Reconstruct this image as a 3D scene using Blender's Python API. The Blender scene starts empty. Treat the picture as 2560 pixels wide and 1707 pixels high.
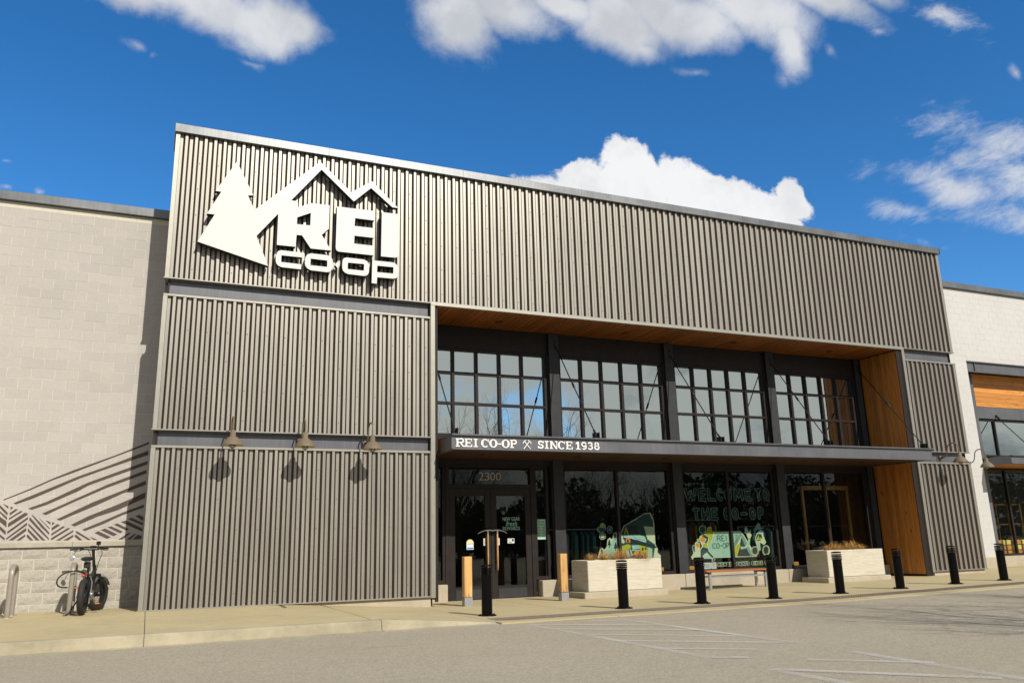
import bpy, math, random
from mathutils import Vector, Matrix

# ------------------------------------------------------------------ camera, sky, sun, exposure
scene = bpy.context.scene
COL = scene.collection
R = math.radians
random.seed(7)

cam_data = bpy.data.cameras.new('camera')
cam = bpy.data.objects.new('camera', cam_data)
COL.objects.link(cam)
cam_data.sensor_width = 36.0
cam_data.lens = 28.773
cam_data.clip_end = 3000
cam_data.clip_start = 0.05
r_ = Vector((0.9177141, -0.39642621, -0.02543788))
u_ = Vector((-0.07324602, -0.23180523, 0.9700007))
f_ = Vector((0.39043033, 0.8883201, 0.24176757))
m = Matrix((r_, u_, -f_)).transposed().to_4x4()
m.translation = Vector((0.0742, -16.2208, 0.9448))
cam.matrix_world = m
scene.camera = cam

SUN_DIR = Vector((-0.265, 1.0, -0.815)).normalized()      # the way the light travels
sun_data = bpy.data.lights.new('sun', 'SUN')
sun_data.energy = 4.5
sun_data.angle = R(0.53)
sun_data.color = (1.0, 0.94, 0.84)
sun = bpy.data.objects.new('sun', sun_data)
COL.objects.link(sun)
sun.rotation_euler = SUN_DIR.to_track_quat('-Z', 'Y').to_euler()
sun.location = (10, -60, 60)

scene.view_settings.view_transform = 'Standard'
scene.view_settings.look = 'None'
scene.view_settings.exposure = 0.0
scene.view_settings.gamma = 1.0
scene.view_settings.use_curve_mapping = False
scene.render.engine = 'CYCLES'
scene.cycles.use_denoising = True
scene.cycles.max_bounces = 5
scene.cycles.diffuse_bounces = 1
scene.cycles.glossy_bounces = 2
scene.cycles.transparent_max_bounces = 10
scene.cycles.caustics_reflective = False
scene.cycles.caustics_refractive = False

# cloud masses: kind, direction (x over depth, height over depth), extent, weight
CLOUDS = [
 ('T', -0.0699, 0.6803, 0.1071, 0.0308, 0.8),
 ('T', 0.0058, 0.6946, 0.0934, 0.0446, 1),
 ('T', 0.0874, 0.6901, 0.0773, 0.0524, 1),
 ('T', 0.1386, 0.6900, 0.0517, 0.0400, 0.9),
 ('T', -0.0487, 0.5991, 0.0194, 0.0120, 0.45),
 ('T', -0.0261, 0.5953, 0.0123, 0.0133, 0.4),
 ('T', 0.0658, 0.6261, 0.0134, 0.0114, 0.4),
 ('T', 0.3711, 0.7492, 0.0757, 0.0739, 1.0),
 ('T', 0.4567, 0.7863, 0.0809, 0.0539, 1),
 ('T', 0.5403, 0.8160, 0.0625, 0.0400, 0.9),
 ('T', 0.6433, 0.8106, 0.1085, 0.0658, 1),
 ('T', 0.7663, 0.8585, 0.1545, 0.0694, 1),
 ('T', 0.9196, 0.9069, 0.1705, 0.0829, 1),
 ('T', 0.9916, 0.8536, 0.0620, 0.0737, 0.9),
 ('T', 0.6904, 0.7736, 0.0512, 0.0329, 0.7),
 ('T', 1.1133, 0.9764, 0.1695, 0.0496, 0.9),
 ('T', 1.2570, 1.0295, 0.1105, 0.0366, 0.7),
 ('T', 0.7910, 0.7436, 0.0451, 0.0167, 0.4),
 ('T', 0.9729, 0.7877, 0.0303, 0.0268, 0.4),
 ('T', 1.1063, 0.8626, 0.0331, 0.0285, 0.4),
 ('T', 1.6394, 0.9501, 0.0323, 0.0278, 0.5),
 ('T', -0.1738, 0.4372, 0.0105, 0.0074, 0.4),
 ('T', -0.1403, 0.4041, 0.0085, 0.0079, 0.45),
 ('T', -0.1760, 0.3986, 0.0124, 0.0062, 0.5),
 ('W', 1.5616, 0.7768, 0.2631, 0.0877, 0.8),
 ('W', 1.3921, 0.6437, 0.2367, 0.0662, 0.85),
 ('W', 1.5658, 0.6900, 0.2051, 0.1102, 0.95),
 ('W', 1.2402, 0.5765, 0.1590, 0.0311, 0.75),
 ('W', 1.5590, 0.6131, 0.1211, 0.0681, 0.8),
 ('W', 1.2871, 0.5330, 0.1040, 0.0194, 0.6),
 ('W', 1.4697, 1.0503, 0.1234, 0.0554, 0.75),
 ('W', 1.2630, 0.9669, 0.0610, 0.0359, 0.7),
 ('E', 0.5158, 0.5123, 0.0870, 0.0436, 1),
 ('E', 0.5574, 0.5416, 0.0675, 0.0505, 1),
 ('E', 0.6269, 0.5605, 0.0709, 0.0631, 1.1),
 ('E', 0.7393, 0.5567, 0.0930, 0.0614, 1.1),
 ('E', 0.8596, 0.5527, 0.1001, 0.0555, 1),
 ('E', 0.9640, 0.5768, 0.0534, 0.0412, 1),
 ('E', 0.6848, 0.4892, 0.2433, 0.0587, 1.1),
 ('E', 0.9111, 0.5291, 0.0747, 0.0399, 0.8),
]

def build_world():
    w = bpy.data.worlds.new('World')
    scene.world = w
    w.use_nodes = True
    nt = w.node_tree
    N, L = nt.nodes, nt.links
    N.clear()
    def math_(op, a, b=None, c=None, clamp=False):
        n = N.new('ShaderNodeMath'); n.operation = op; n.use_clamp = clamp
        for i, v in enumerate((a, b, c)):
            if v is None: continue
            if isinstance(v, (int, float)): n.inputs[i].default_value = v
            else: L.new(v, n.inputs[i])
        return n.outputs[0]
    def vm(op, a, b):
        n = N.new('ShaderNodeVectorMath'); n.operation = op
        for i, v in enumerate((a, b)):
            if v is None: continue
            if isinstance(v, tuple): n.inputs[i].default_value = v
            else: L.new(v, n.inputs[i])
        return n.outputs['Value'] if op in ('LENGTH', 'DOT_PRODUCT') else n.outputs['Vector']
    def mapr(v, a, b, c, d, smooth=True):
        n = N.new('ShaderNodeMapRange'); n.interpolation_type = 'SMOOTHSTEP' if smooth else 'LINEAR'
        L.new(v, n.inputs[0])
        for i, q in enumerate((a, b, c, d)): n.inputs[i + 1].default_value = q
        return n.outputs[0]
    def noise(vec, scale, detail, rough=0.55, dist=0.0):
        n = N.new('ShaderNodeTexNoise'); n.inputs['Scale'].default_value = scale
        n.inputs['Detail'].default_value = detail; n.inputs['Roughness'].default_value = rough
        n.inputs['Distortion'].default_value = dist
        L.new(vec, n.inputs['Vector']); return n.outputs['Fac']
    def mix(f, a, b):
        n = N.new('ShaderNodeMix'); n.data_type = 'RGBA'
        L.new(f, n.inputs[0])
        for i, v in ((6, a), (7, b)):
            if isinstance(v, tuple): n.inputs[i].default_value = v
            else: L.new(v, n.inputs[i])
        return n.outputs[2]
    sky = N.new('ShaderNodeTexSky')
    sky.sky_type = 'NISHITA'; sky.sun_disc = False
    to_sun = -SUN_DIR
    sky.sun_elevation = math.asin(to_sun.z)
    sky.sun_rotation = math.atan2(to_sun.x, to_sun.y)
    sky.altitude = 1800; sky.air_density = 1.0; sky.dust_density = 0.4; sky.ozone_density = 3.0
    # a polarising-filter-deep blue, as the photograph has it
    hs = N.new('ShaderNodeHueSaturation'); hs.inputs['Hue'].default_value = SKY_HUE; hs.inputs['Saturation'].default_value = SKY_SAT
    hs.inputs['Value'].default_value = SKY_VAL
    L.new(sky.outputs[0], hs.inputs['Color'])
    tc = N.new('ShaderNodeTexCoord')
    d = tc.outputs['Generated']
    sp = N.new('ShaderNodeSeparateXYZ'); L.new(d, sp.inputs[0])
    ay = math_('MAXIMUM', math_('ABSOLUTE', sp.outputs[1]), 0.04)
    u = math_('DIVIDE', sp.outputs[0], ay); v = math_('DIVIDE', sp.outputs[2], ay)
    cb = N.new('ShaderNodeCombineXYZ'); L.new(u, cb.inputs[0]); L.new(v, cb.inputs[1])
    P = cb.outputs[0]
    # domain warp
    wn = N.new('ShaderNodeTexNoise'); wn.inputs['Scale'].default_value = 9; wn.inputs['Detail'].default_value = 5
    L.new(d, wn.inputs['Vector'])
    warp = vm('MULTIPLY', vm('SUBTRACT', wn.outputs['Color'], (0.5, 0.5, 0.5)), (0.13, 0.09, 0.0))
    Pw = vm('ADD', P, warp)
    sums = {}
    for k, cu, cv, ru, rv, wt in CLOUDS:
        if k == 'E': cu, cv = cu + .022, cv - .018
        if k == 'T' and cv > .45 and cu > .2: cv += .022
        sc_ = 1.42 if k == 'T' else 1.6
        q = vm('MULTIPLY', vm('SUBTRACT', Pw, (cu, cv, 0)), (1 / (ru * sc_), 1 / (rv * sc_), 0))
        f = mapr(vm('LENGTH', q, None), 1.0, 0.0, 0.0, wt, smooth=False)
        sums[k] = f if k not in sums else math_('MAXIMUM', sums[k], f)
    n1 = noise(d, 11, 12, 0.68, 0.25)
    n2 = noise(d, 26, 8, 0.6, 0.2)
    front = mapr(sp.outputs[1], 0.02, 0.12, 0, 1)
    # layered flat clouds
    dT = math_('ADD', math_('SUBTRACT', math_('MULTIPLY', sums['T'], 1.4), 0.42), math_('MULTIPLY', math_('SUBTRACT', n1, 0.5), 1.35))
    aT = math_('MULTIPLY', mapr(dT, -0.20, 0.62, 0, 0.98), front)
    gate = mapr(sums['T'], 0.0, 0.12, 0, 1)
    aT = math_('MULTIPLY', aT, gate)
    # thin streaks, drawn out by the wind
    rot = N.new('ShaderNodeVectorRotate'); rot.rotation_type = 'Z_AXIS'; rot.inputs['Angle'].default_value = -0.42
    L.new(P, rot.inputs['Vector'])
    n5 = noise(vm('MULTIPLY', rot.outputs[0], (1.0, 3.6, 1.0)), 5.5, 10, 0.66, 0.3)
    dW = math_('ADD', math_('SUBTRACT', sums['W'], 0.40), math_('MULTIPLY', math_('SUBTRACT', n5, 0.5), 1.5))
    aW = math_('MULTIPLY', math_('MULTIPLY', mapr(dW, -0.05, 0.65, 0, 0.85), front), mapr(sums['W'], 0.0, 0.15, 0, 1))
    # the heaped cumulus
    dE = math_('ADD', math_('SUBTRACT', sums['E'], 0.42), math_('MULTIPLY', math_('SUBTRACT', n2, 0.5), 0.95))
    aE = math_('MULTIPLY', mapr(dE, -0.02, 0.13, 0, 1), front)
    # fair weather clouds elsewhere round the sky
    st = vm('MULTIPLY', d, (1, 1, 1.7))
    n3 = noise(st, 3.4, 11, 0.6, 0.5)
    aB = math_('MULTIPLY', mapr(n3, 0.29, 0.44, 0, 0.97), math_('SUBTRACT', 1.0, front))
    n4 = noise(d, 9, 6, 0.55, 0.3)
    shT = mapr(math_('ADD', math_('MULTIPLY', n1, 0.45), math_('ADD', math_('MULTIPLY', dT, 0.12), n4)), 0.62, 0.95, 0, 1)
    cT = mix(shT, CLOUD_LIT, CLOUD_GREY)
    shE = mapr(math_('ADD', n4, math_('MULTIPLY', n2, 0.6)), 0.68, 0.98, 0, 0.75)
    cE = mix(shE, CLOUD_WHITE, CLOUD_SOFT)
    cB = mix(mapr(n3, 0.50, 0.66, 0, 1), CLOUD_HIGH, CLOUD_BASE)
    bg = N.new('ShaderNodeBackground'); bg.inputs[1].default_value = SKY_STRENGTH
    c = mix(aB, hs.outputs[0], cB)
    c = mix(aW, c, CLOUD_LIT)
    c = mix(aT, c, cT)
    c = mix(aE, c, cE)
    L.new(c, bg.inputs[0])
    out = N.new('ShaderNodeOutputWorld'); L.new(bg.outputs[0], out.inputs[0])
    w.cycles.sampling_method = 'MANUAL'
    w.cycles.sample_map_resolution = 256

SKY_STRENGTH = 0.15
SKY_HUE, SKY_SAT, SKY_VAL = 0.500, 1.30, 1.12
CLOUD_WHITE = (6.1, 6.15, 6.2, 1)
CLOUD_LIT = (4.9, 5.0, 5.2, 1)
CLOUD_GREY = (3.7, 3.85, 4.15, 1)
CLOUD_SOFT = (4.9, 5.0, 5.2, 1)
CLOUD_HIGH = (4.0, 4.1, 4.2, 1)
CLOUD_BASE = (1.6, 1.75, 2.0, 1)
build_world()

# ------------------------------------------------------------------ helpers
WLOC = {}

def tag(o, label=None, cat=None, group=None, kind=None):
    if label: o['label'] = label
    if cat: o['category'] = cat
    if group: o['group'] = group
    if kind: o['kind'] = kind
    return o

def empty(name, loc, parent=None):
    o = bpy.data.objects.new(name, None)
    COL.objects.link(o)
    o.empty_display_size = 0.2
    base = WLOC.get(parent.name, Vector((0, 0, 0))) if parent else Vector((0, 0, 0))
    o.parent = parent
    o.location = Vector(loc) - base
    WLOC[o.name] = Vector(loc)
    return o

def thing(name, label, cat, loc=(0, 0, 0), group=None):
    return tag(empty(name, loc), label, cat, group)

def rename(me, o):
    me.name = o.name

class MB:
    """collects faces for one mesh object"""
    def __init__(s):
        s.v = []; s.f = []; s.m = []; s.sm = []
    def add(s, verts, faces, mi=0, smooth=False):
        b = len(s.v)
        s.v += [tuple(q) for q in verts]
        for f in faces:
            s.f.append(tuple(b + i for i in f)); s.m.append(mi); s.sm.append(smooth)
        return s
    def box(s, x0, x1, y0, y1, z0, z1, mi=0):
        return s.add([(x0, y0, z0), (x1, y0, z0), (x1, y1, z0), (x0, y1, z0), (x0, y0, z1), (x1, y0, z1), (x1, y1, z1), (x0, y1, z1)],
                     [(0, 3, 2, 1), (4, 5, 6, 7), (0, 1, 5, 4), (1, 2, 6, 5), (2, 3, 7, 6), (3, 0, 4, 7)], mi)
    def bbox(s, x0, x1, y0, y1, z0, z1, b=0.01, mi=0):
        """box with chamfered edges"""
        xs = (x0, x0 + b, x1 - b, x1); ys = (y0, y0 + b, y1 - b, y1); zs = (z0, z0 + b, z1 - b, z1)
        V = {}; vv = []
        def p(i, j, k):
            if (i, j, k) not in V:
                V[(i, j, k)] = len(vv); vv.append((xs[i], ys[j], zs[k]))
            return V[(i, j, k)]
        F = []
        F += [(p(1, 1, 0), p(1, 2, 0), p(2, 2, 0), p(2, 1, 0)), (p(1, 1, 3), p(2, 1, 3), p(2, 2, 3), p(1, 2, 3))]
        F += [(p(1, 0, 1), p(2, 0, 1), p(2, 0, 2), p(1, 0, 2)), (p(1, 3, 1), p(1, 3, 2), p(2, 3, 2), p(2, 3, 1))]
        F += [(p(0, 1, 1), p(0, 1, 2), p(0, 2, 2), p(0, 2, 1)), (p(3, 1, 1), p(3, 2, 1), p(3, 2, 2), p(3, 1, 2))]
        # edges along x
        F += [(p(1, 1, 0), p(2, 1, 0), p(2, 0, 1), p(1, 0, 1)), (p(1, 2, 0), p(1, 3, 1), p(2, 3, 1), p(2, 2, 0)),
              (p(1, 0, 2), p(2, 0, 2), p(2, 1, 3), p(1, 1, 3)), (p(1, 3, 2), p(1, 2, 3), p(2, 2, 3), p(2, 3, 2))]
        F += [(p(1, 1, 0), p(0, 1, 1), p(0, 2, 1), p(1, 2, 0)), (p(2, 1, 0), p(2, 2, 0), p(3, 2, 1), p(3, 1, 1)),
              (p(1, 1, 3), p(1, 2, 3), p(0, 2, 2), p(0, 1, 2)), (p(2, 1, 3), p(3, 1, 2), p(3, 2, 2), p(2, 2, 3))]
        F += [(p(1, 0, 1), p(1, 0, 2), p(0, 1, 2), p(0, 1, 1)), (p(2, 0, 1), p(3, 1, 1), p(3, 1, 2), p(2, 0, 2)),
              (p(1, 3, 1), p(0, 2, 1), p(0, 2, 2), p(1, 3, 2)), (p(2, 3, 1), p(2, 3, 2), p(3, 2, 2), p(3, 2, 1))]
        for i in (0, 3):
            for j in (0, 3):
                for k in (0, 3):
                    ii, jj, kk = (1 if q == 0 else 2 for q in (i, j, k))
                    F.append((p(i, jj, kk), p(ii, j, kk), p(ii, jj, k)))
        return s.add(vv, F, mi)
    def prism(s, poly, y0, y1, holes=(), mi_front=0, mi_side=0):
        """polygon in x,z pushed from y0 (front) to y1"""
        from mathutils.geometry import tessellate_polygon
        loops = [list(poly)] + [list(h) for h in holes]
        tri = tessellate_polygon([[Vector((x, z, 0)) for x, z in lp] for lp in loops])
        pts = [q for lp in loops for q in lp]
        fr = []
        for t in tri:
            a, b, c = (Vector(pts[i]) for i in t)
            if (b - a).cross(c - a) < 0: t = (t[0], t[2], t[1])
            fr.append(tuple(t))
        s.add([(x, y0, z) for x, z in pts], fr, mi_front)
        if y1 is not None and y1 != y0:
            s.add([(x, y1, z) for x, z in pts], [tuple(reversed(t)) for t in fr], mi_side)
            for lp in loops:
                n = len(lp)
                vv = [(x, y0, z) for x, z in lp] + [(x, y1, z) for x, z in lp]
                s.add(vv, [(i, (i + 1) % n, n + (i + 1) % n, n + i) for i in range(n)], mi_side)
        return s
    def tube(s, path, rad, n=8, mi=0, cap=True, smooth=True):
        path = [Vector(q) for q in path]
        rads = rad if isinstance(rad, (list, tuple)) else [rad] * len(path)
        rings = []; ref = None
        for i, q in enumerate(path):
            t = (path[min(i + 1, len(path) - 1)] - path[max(i - 1, 0)])
            if t.length < 1e-9: t = Vector((0, 0, 1))
            t.normalize()
            if ref is None:
                ref = Vector((0, 0, 1)) if abs(t.z) < 0.9 else Vector((1, 0, 0))
            a = t.cross(ref)
            if a.length < 1e-6: a = t.cross(Vector((0, 1, 0)))
            a.normalize(); b = t.cross(a).normalized(); ref = a.cross(t)
            rings.append([q + (a * math.cos(2 * math.pi * k / n) + b * math.sin(2 * math.pi * k / n)) * rads[i] for k in range(n)])
        vv = [p for rg in rings for p in rg]; ff = []
        for i in range(len(rings) - 1):
            for k in range(n):
                ff.append((i * n + k, i * n + (k + 1) % n, (i + 1) * n + (k + 1) % n, (i + 1) * n + k))
        s.add(vv, ff, mi, smooth)
        if cap:
            s.add(rings[0], [tuple(range(n))], mi); s.add(rings[-1], [tuple(reversed(range(n)))], mi)
        return s
    def lathe(s, prof, o=(0, 0, 0), n=20, axis='z', mi=0, smooth=True):
        """prof: (radius, height) pairs"""
        vv = []; ff = []
        for r, h in prof:
            for k in range(n):
                a = 2 * math.pi * k / n
                c = (r * math.cos(a), r * math.sin(a), h)
                if axis == 'y': c = (c[0], c[2], c[1])
                if axis == 'x': c = (c[2], c[0], c[1])
                vv.append((o[0] + c[0], o[1] + c[1], o[2] + c[2]))
        for i in range(len(prof) - 1):
            for k in range(n):
                ff.append((i * n + k, i * n + (k + 1) % n, (i + 1) * n + (k + 1) % n, (i + 1) * n + k))
        return s.add(vv, ff, mi, smooth)
    def disc(s, c, r, n=12, mi=0, ry=None, y=None):
        """filled ellipse facing -y"""
        ry = ry or r
        return s.add([(c[0] + r * math.cos(2 * math.pi * k / n), c[1], c[2] + ry * math.sin(2 * math.pi * k / n)) for k in range(n)], [tuple(range(n))], mi)
    def xform(s, M):
        s.v = [tuple(M @ Vector(q)) for q in s.v]; return s
    def mesh(s, name, mats, off=Vector((0, 0, 0))):
        me = bpy.data.meshes.new(name)
        me.from_pydata([(q[0] - off.x, q[1] - off.y, q[2] - off.z) for q in s.v], [], s.f)
        for mt in (mats if isinstance(mats, (list, tuple)) else [mats]): me.materials.append(mt)
        me.polygons.foreach_set('material_index', s.m)
        me.polygons.foreach_set('use_smooth', s.sm)
        me.update()
        return me
    def build(s, name, mats, parent=None, local=False, loc=None):
        """loc: world position of the object's origin"""
        base = WLOC.get(parent.name, Vector((0, 0, 0))) if parent else Vector((0, 0, 0))
        org = Vector(loc) if loc is not None else base
        me = s.mesh(name, mats, Vector((0, 0, 0)) if local else org)
        o = bpy.data.objects.new(name, me); COL.objects.link(o)
        o.parent = parent
        o.location = Vector((0, 0, 0)) if local else org - base
        WLOC[o.name] = org
        return o

def place(me, name, parent, loc):
    """another object on shared mesh data; loc in world"""
    base = WLOC.get(parent.name, Vector((0, 0, 0))) if parent else Vector((0, 0, 0))
    o = bpy.data.objects.new(name, me); COL.objects.link(o)
    o.parent = parent; o.location = Vector(loc) - base
    WLOC[o.name] = Vector(loc)
    return o

def copy_tree(o, parent=None, loc=None):
    c = o.copy(); COL.objects.link(c); c.parent = parent
    if loc is not None: c.location = loc
    for ch in o.children: copy_tree(ch, c)
    return c

def text_mesh(body, x0, x1, z0, z1, y, mb=None, mi=0, depth=0.0, lean=0.0):
    """plain sans lettering fitted into the rectangle x0..x1, z0..z1, facing -y"""
    cu = bpy.data.curves.new('txt', 'FONT'); cu.body = body; cu.resolution_u = 4
    ob = bpy.data.objects.new('txt', cu)
    me = bpy.data.meshes.new_from_object(ob)
    xs = [v.co.x for v in me.vertices]; zs = [v.co.y for v in me.vertices]
    ax, bx, az, bz = min(xs), max(xs), min(zs), max(zs)
    mb = mb or MB()
    vv = []
    for v in me.vertices:
        fx = (v.co.x - ax) / (bx - ax); fz = (v.co.y - az) / (bz - az)
        vv.append((x0 + fx * (x1 - x0) + lean * fz * (z1 - z0), y, z0 + fz * (z1 - z0)))
    mb.add(vv, [tuple(p.vertices) for p in me.polygons], mi)
    bpy.data.objects.remove(ob); bpy.data.curves.remove(cu); bpy.data.meshes.remove(me)
    return mb

def arc(cx, cz, rx, rz, a0, a1, n=10):
    return [(cx + rx * math.cos(R(a0 + (a1 - a0) * i / n)), cz + rz * math.sin(R(a0 + (a1 - a0) * i / n))) for i in range(n + 1)]

# single-line capitals in a unit square
GLYPH = {
 'R': [[(0, 0), (0, 1), (.6, 1)] + arc(.6, .75, .32, .25, 90, -90, 8) + [(0, .5)], [(.5, .5), (.95, 0)]],
 'E': [[(1, 1), (0, 1), (0, 0), (1, 0)], [(0, .5), (.8, .5)]],
 'I': [[(.5, 0), (.5, 1)]],
 'C': [arc(.55, .5, .52, .5, 50, 310, 14)],
 'O': [arc(.5, .5, .5, .5, 90, 450, 18)],
 'Q': [arc(.5, .5, .5, .5, 90, 450, 18)],
 '-': [[(0, .5), (1, .5)]],
 'P': [[(0, 0), (0, 1), (.6, 1)] + arc(.6, .74, .36, .26, 90, -90, 8) + [(0, .48)]],
 'S': [arc(.5, .75, .45, .25, 30, 270, 10) + arc(.5, .25, .45, .25, 90, -150, 10)],
 'N': [[(0, 0), (0, 1), (1, 0), (1, 1)]],
 'W': [[(0, 1), (.25, 0), (.5, .75), (.75, 0), (1, 1)]],
 'L': [[(0, 1), (0, 0), (1, 0)]],
 'M': [[(0, 0), (.1, 1), (.5, .3), (.9, 1), (1, 0)]],
 'T': [[(0, 1), (1, 1)], [(.5, 1), (.5, 0)]],
 'H': [[(0, 0), (0, 1)], [(1, 0), (1, 1)], [(0, .5), (1, .5)]],
 'B': [[(0, 0), (0, 1), (.55, 1)] + arc(.55, .76, .33, .24, 90, -90, 8) + [(0, .52)], [(.55, .52)] + arc(.6, .26, .36, .26, 90, -90, 8) + [(0, 0)]],
 'D': [[(0, 0), (0, 1), (.4, 1)] + arc(.4, .5, .6, .5, 90, -90, 10) + [(0, 0)]],
 '1': [[(.15, .8), (.5, 1), (.5, 0)]],
 '9': [arc(.5, .7, .42, .3, 0, 360, 14) + [(.9, .45)] + arc(.45, .35, .45, .35, 0, -110, 6)],
 '3': [arc(.45, .75, .42, .25, 150, -90, 10) + arc(.45, .26, .48, .26, 90, -150, 10)],
 '8': [arc(.5, .76, .36, .24, 90, 450, 14), arc(.5, .27, .45, .27, 90, 450, 14)],
}

def stroke(mb, pts, w, y, mi=0, step=0.00025, rnd=True):
    """flat ribbon along x,z points, facing -y; each piece a hair proud of the last so none share a plane"""
    k = 0
    for (ax, az), (bx, bz) in zip(pts, pts[1:]):
        dx, dz = bx - ax, bz - az
        ln = math.hypot(dx, dz)
        if ln < 1e-6: continue
        nx, nz = -dz / ln * w / 2, dx / ln * w / 2
        yy = y - step * (k % 6)
        mb.add([(ax - nx, yy, az - nz), (bx - nx, yy, bz - nz), (bx + nx, yy, bz + nz), (ax + nx, yy, az + nz)], [(0, 1, 2, 3)], mi)
        k += 1
    if rnd:
        for i, (ax, az) in enumerate(pts):
            mb.disc((ax, y - step * (6 + i % 2), az), w / 2, 10, mi)
    return mb

def glyph(mb, ch, x0, x1, z0, z1, w, y, mi=0, rnd=True, step=0.00025, inset=None):
    i = w / 2 if inset is None else inset
    for st in GLYPH[ch]:
        stroke(mb, [(x0 + i + a * (x1 - x0 - 2 * i), z0 + i + c * (z1 - z0 - 2 * i)) for a, c in st], w, y, mi, step, rnd)
    return mb

# ------------------------------------------------------------------ materials
class Mat:
    def __init__(s, name):
        s.m = bpy.data.materials.new(name); s.m.use_nodes = True
        s.N = s.m.node_tree.nodes; s.L = s.m.node_tree.links
        s.b = s.N['Principled BSDF']
    def set(s, **k):
        for a, v in k.items():
            s.b.inputs[a.replace('_', ' ')].default_value = v
        return s
    def n(s, t, **k):
        q = s.N.new(t)
        for a, v in k.items():
            if a in q.inputs: q.inputs[a].default_value = v
            else: setattr(q, a, v)
        return q
    def coord(s, kind='Object', scale=None):
        tc = s.n('ShaderNodeTexCoord')
        if scale is None: return tc.outputs[kind]
        mp = s.n('ShaderNodeMapping'); mp.inputs['Scale'].default_value = scale
        s.L.new(tc.outputs[kind], mp.inputs[0]); return mp.outputs[0]
    def world(s, scale=(1, 1, 1)):
        g = s.n('ShaderNodeNewGeometry')
        mp = s.n('ShaderNodeMapping'); mp.inputs['Scale'].default_value = scale
        s.L.new(g.outputs['Position'], mp.inputs[0]); return mp.outputs[0]
    def noise(s, vec, scale, detail=4, rough=0.5, dist=0):
        q = s.n('ShaderNodeTexNoise', Scale=scale, Detail=detail, Roughness=rough, Distortion=dist)
        s.L.new(vec, q.inputs['Vector']); return q.outputs['Fac']
    def ramp(s, fac, stops):
        q = s.n('ShaderNodeValToRGB'); e = q.color_ramp.elements
        while len(e) < len(stops): e.new(0.5)
        for el, (p, c) in zip(e, stops):
            el.position = p; el.color = (*c, 1) if len(c) == 3 else c
        s.L.new(fac, q.inputs[0]); return q.outputs[0]
    def mix(s, f, a, b, blend='MIX'):
        q = s.n('ShaderNodeMix', data_type='RGBA', blend_type=blend)
        for i, v in ((0, f), (6, a), (7, b)):
            if isinstance(v, (int, float)): q.inputs[i].default_value = v
            elif isinstance(v, tuple): q.inputs[i].default_value = (*v, 1) if len(v) == 3 else v
            else: s.L.new(v, q.inputs[i])
        return q.outputs[2]
    def col(s, out): s.L.new(out, s.b.inputs['Base Color']); return s
    def rough(s, out): s.L.new(out, s.b.inputs['Roughness']); return s
    def bump(s, h, strength=0.3, dist=0.01):
        q = s.n('ShaderNodeBump', Strength=strength, Distance=dist)
        s.L.new(h, q.inputs['Height']); s.L.new(q.outputs[0], s.b.inputs['Normal']); return s
    def rand(s):
        return s.n('ShaderNodeObjectInfo').outputs['Random']

def plain(name, c, rough=0.6, metal=0.0, var=0.12, scale=6.0, spec=0.5, bump=0.0):
    """paint or plastic with a little unevenness"""
    t = Mat(name); t.set(Roughness=rough, Metallic=metal, Specular_IOR_Level=spec)
    nz = t.noise(t.world(), scale, 5, 0.6)
    lo = tuple(q * (1 - var) for q in c); hi = tuple(min(1, q * (1 + var)) for q in c)
    t.col(t.ramp(nz, [(0.3, lo), (0.7, hi)]))
    if bump: t.bump(t.noise(t.world(), scale * 8, 3), bump, 0.004)
    return t.m

def corrugated():
    t = Mat('champagne metallic cladding'); t.set(Metallic=0.6, Roughness=0.42)
    nz = t.noise(t.world((1, 1, 0.15)), 3, 5, 0.6)
    fine = t.noise(t.world((1, 1, 0.4)), 90, 3, 0.6)
    c = t.ramp(nz, [(0.3, (0.285, 0.275, 0.237)), (0.7, (0.330, 0.319, 0.278))])
    hsv = t.n('ShaderNodeHueSaturation'); mr = t.n('ShaderNodeMapRange'); mr.inputs[3].default_value = 0.93; mr.inputs[4].default_value = 1.06
    t.L.new(t.rand(), mr.inputs[0]); t.L.new(mr.outputs[0], hsv.inputs['Value']); t.L.new(t.mix(0.16, c, fine, 'OVERLAY'), hsv.inputs['Color'])
    t.col(hsv.outputs[0])
    t.rough(t.ramp(nz, [(0.3, (0.39,) * 3), (0.7, (0.46,) * 3)]))
    t.bump(t.noise(t.world((1, 1, 0.25)), 2.2, 3), 0.08, 0.02)
    return t.m

def steel(name, c, metal=0.35, rough=0.42):
    t = Mat(name); t.set(Metallic=metal, Roughness=rough)
    st = t.noise(t.world((26, 26, 1.2)), 1.0, 5, 0.65)
    big = t.noise(t.world(), 1.4, 4)
    a = t.ramp(st, [(0.3, tuple(q * 0.86 for q in c)), (0.7, tuple(q * 1.12 for q in c))])
    t.col(t.mix(0.25, a, big, 'OVERLAY'))
    t.rough(t.ramp(big, [(0.3, (rough - 0.06,) * 3), (0.7, (rough + 0.1,) * 3)]))
    return t.m

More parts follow.
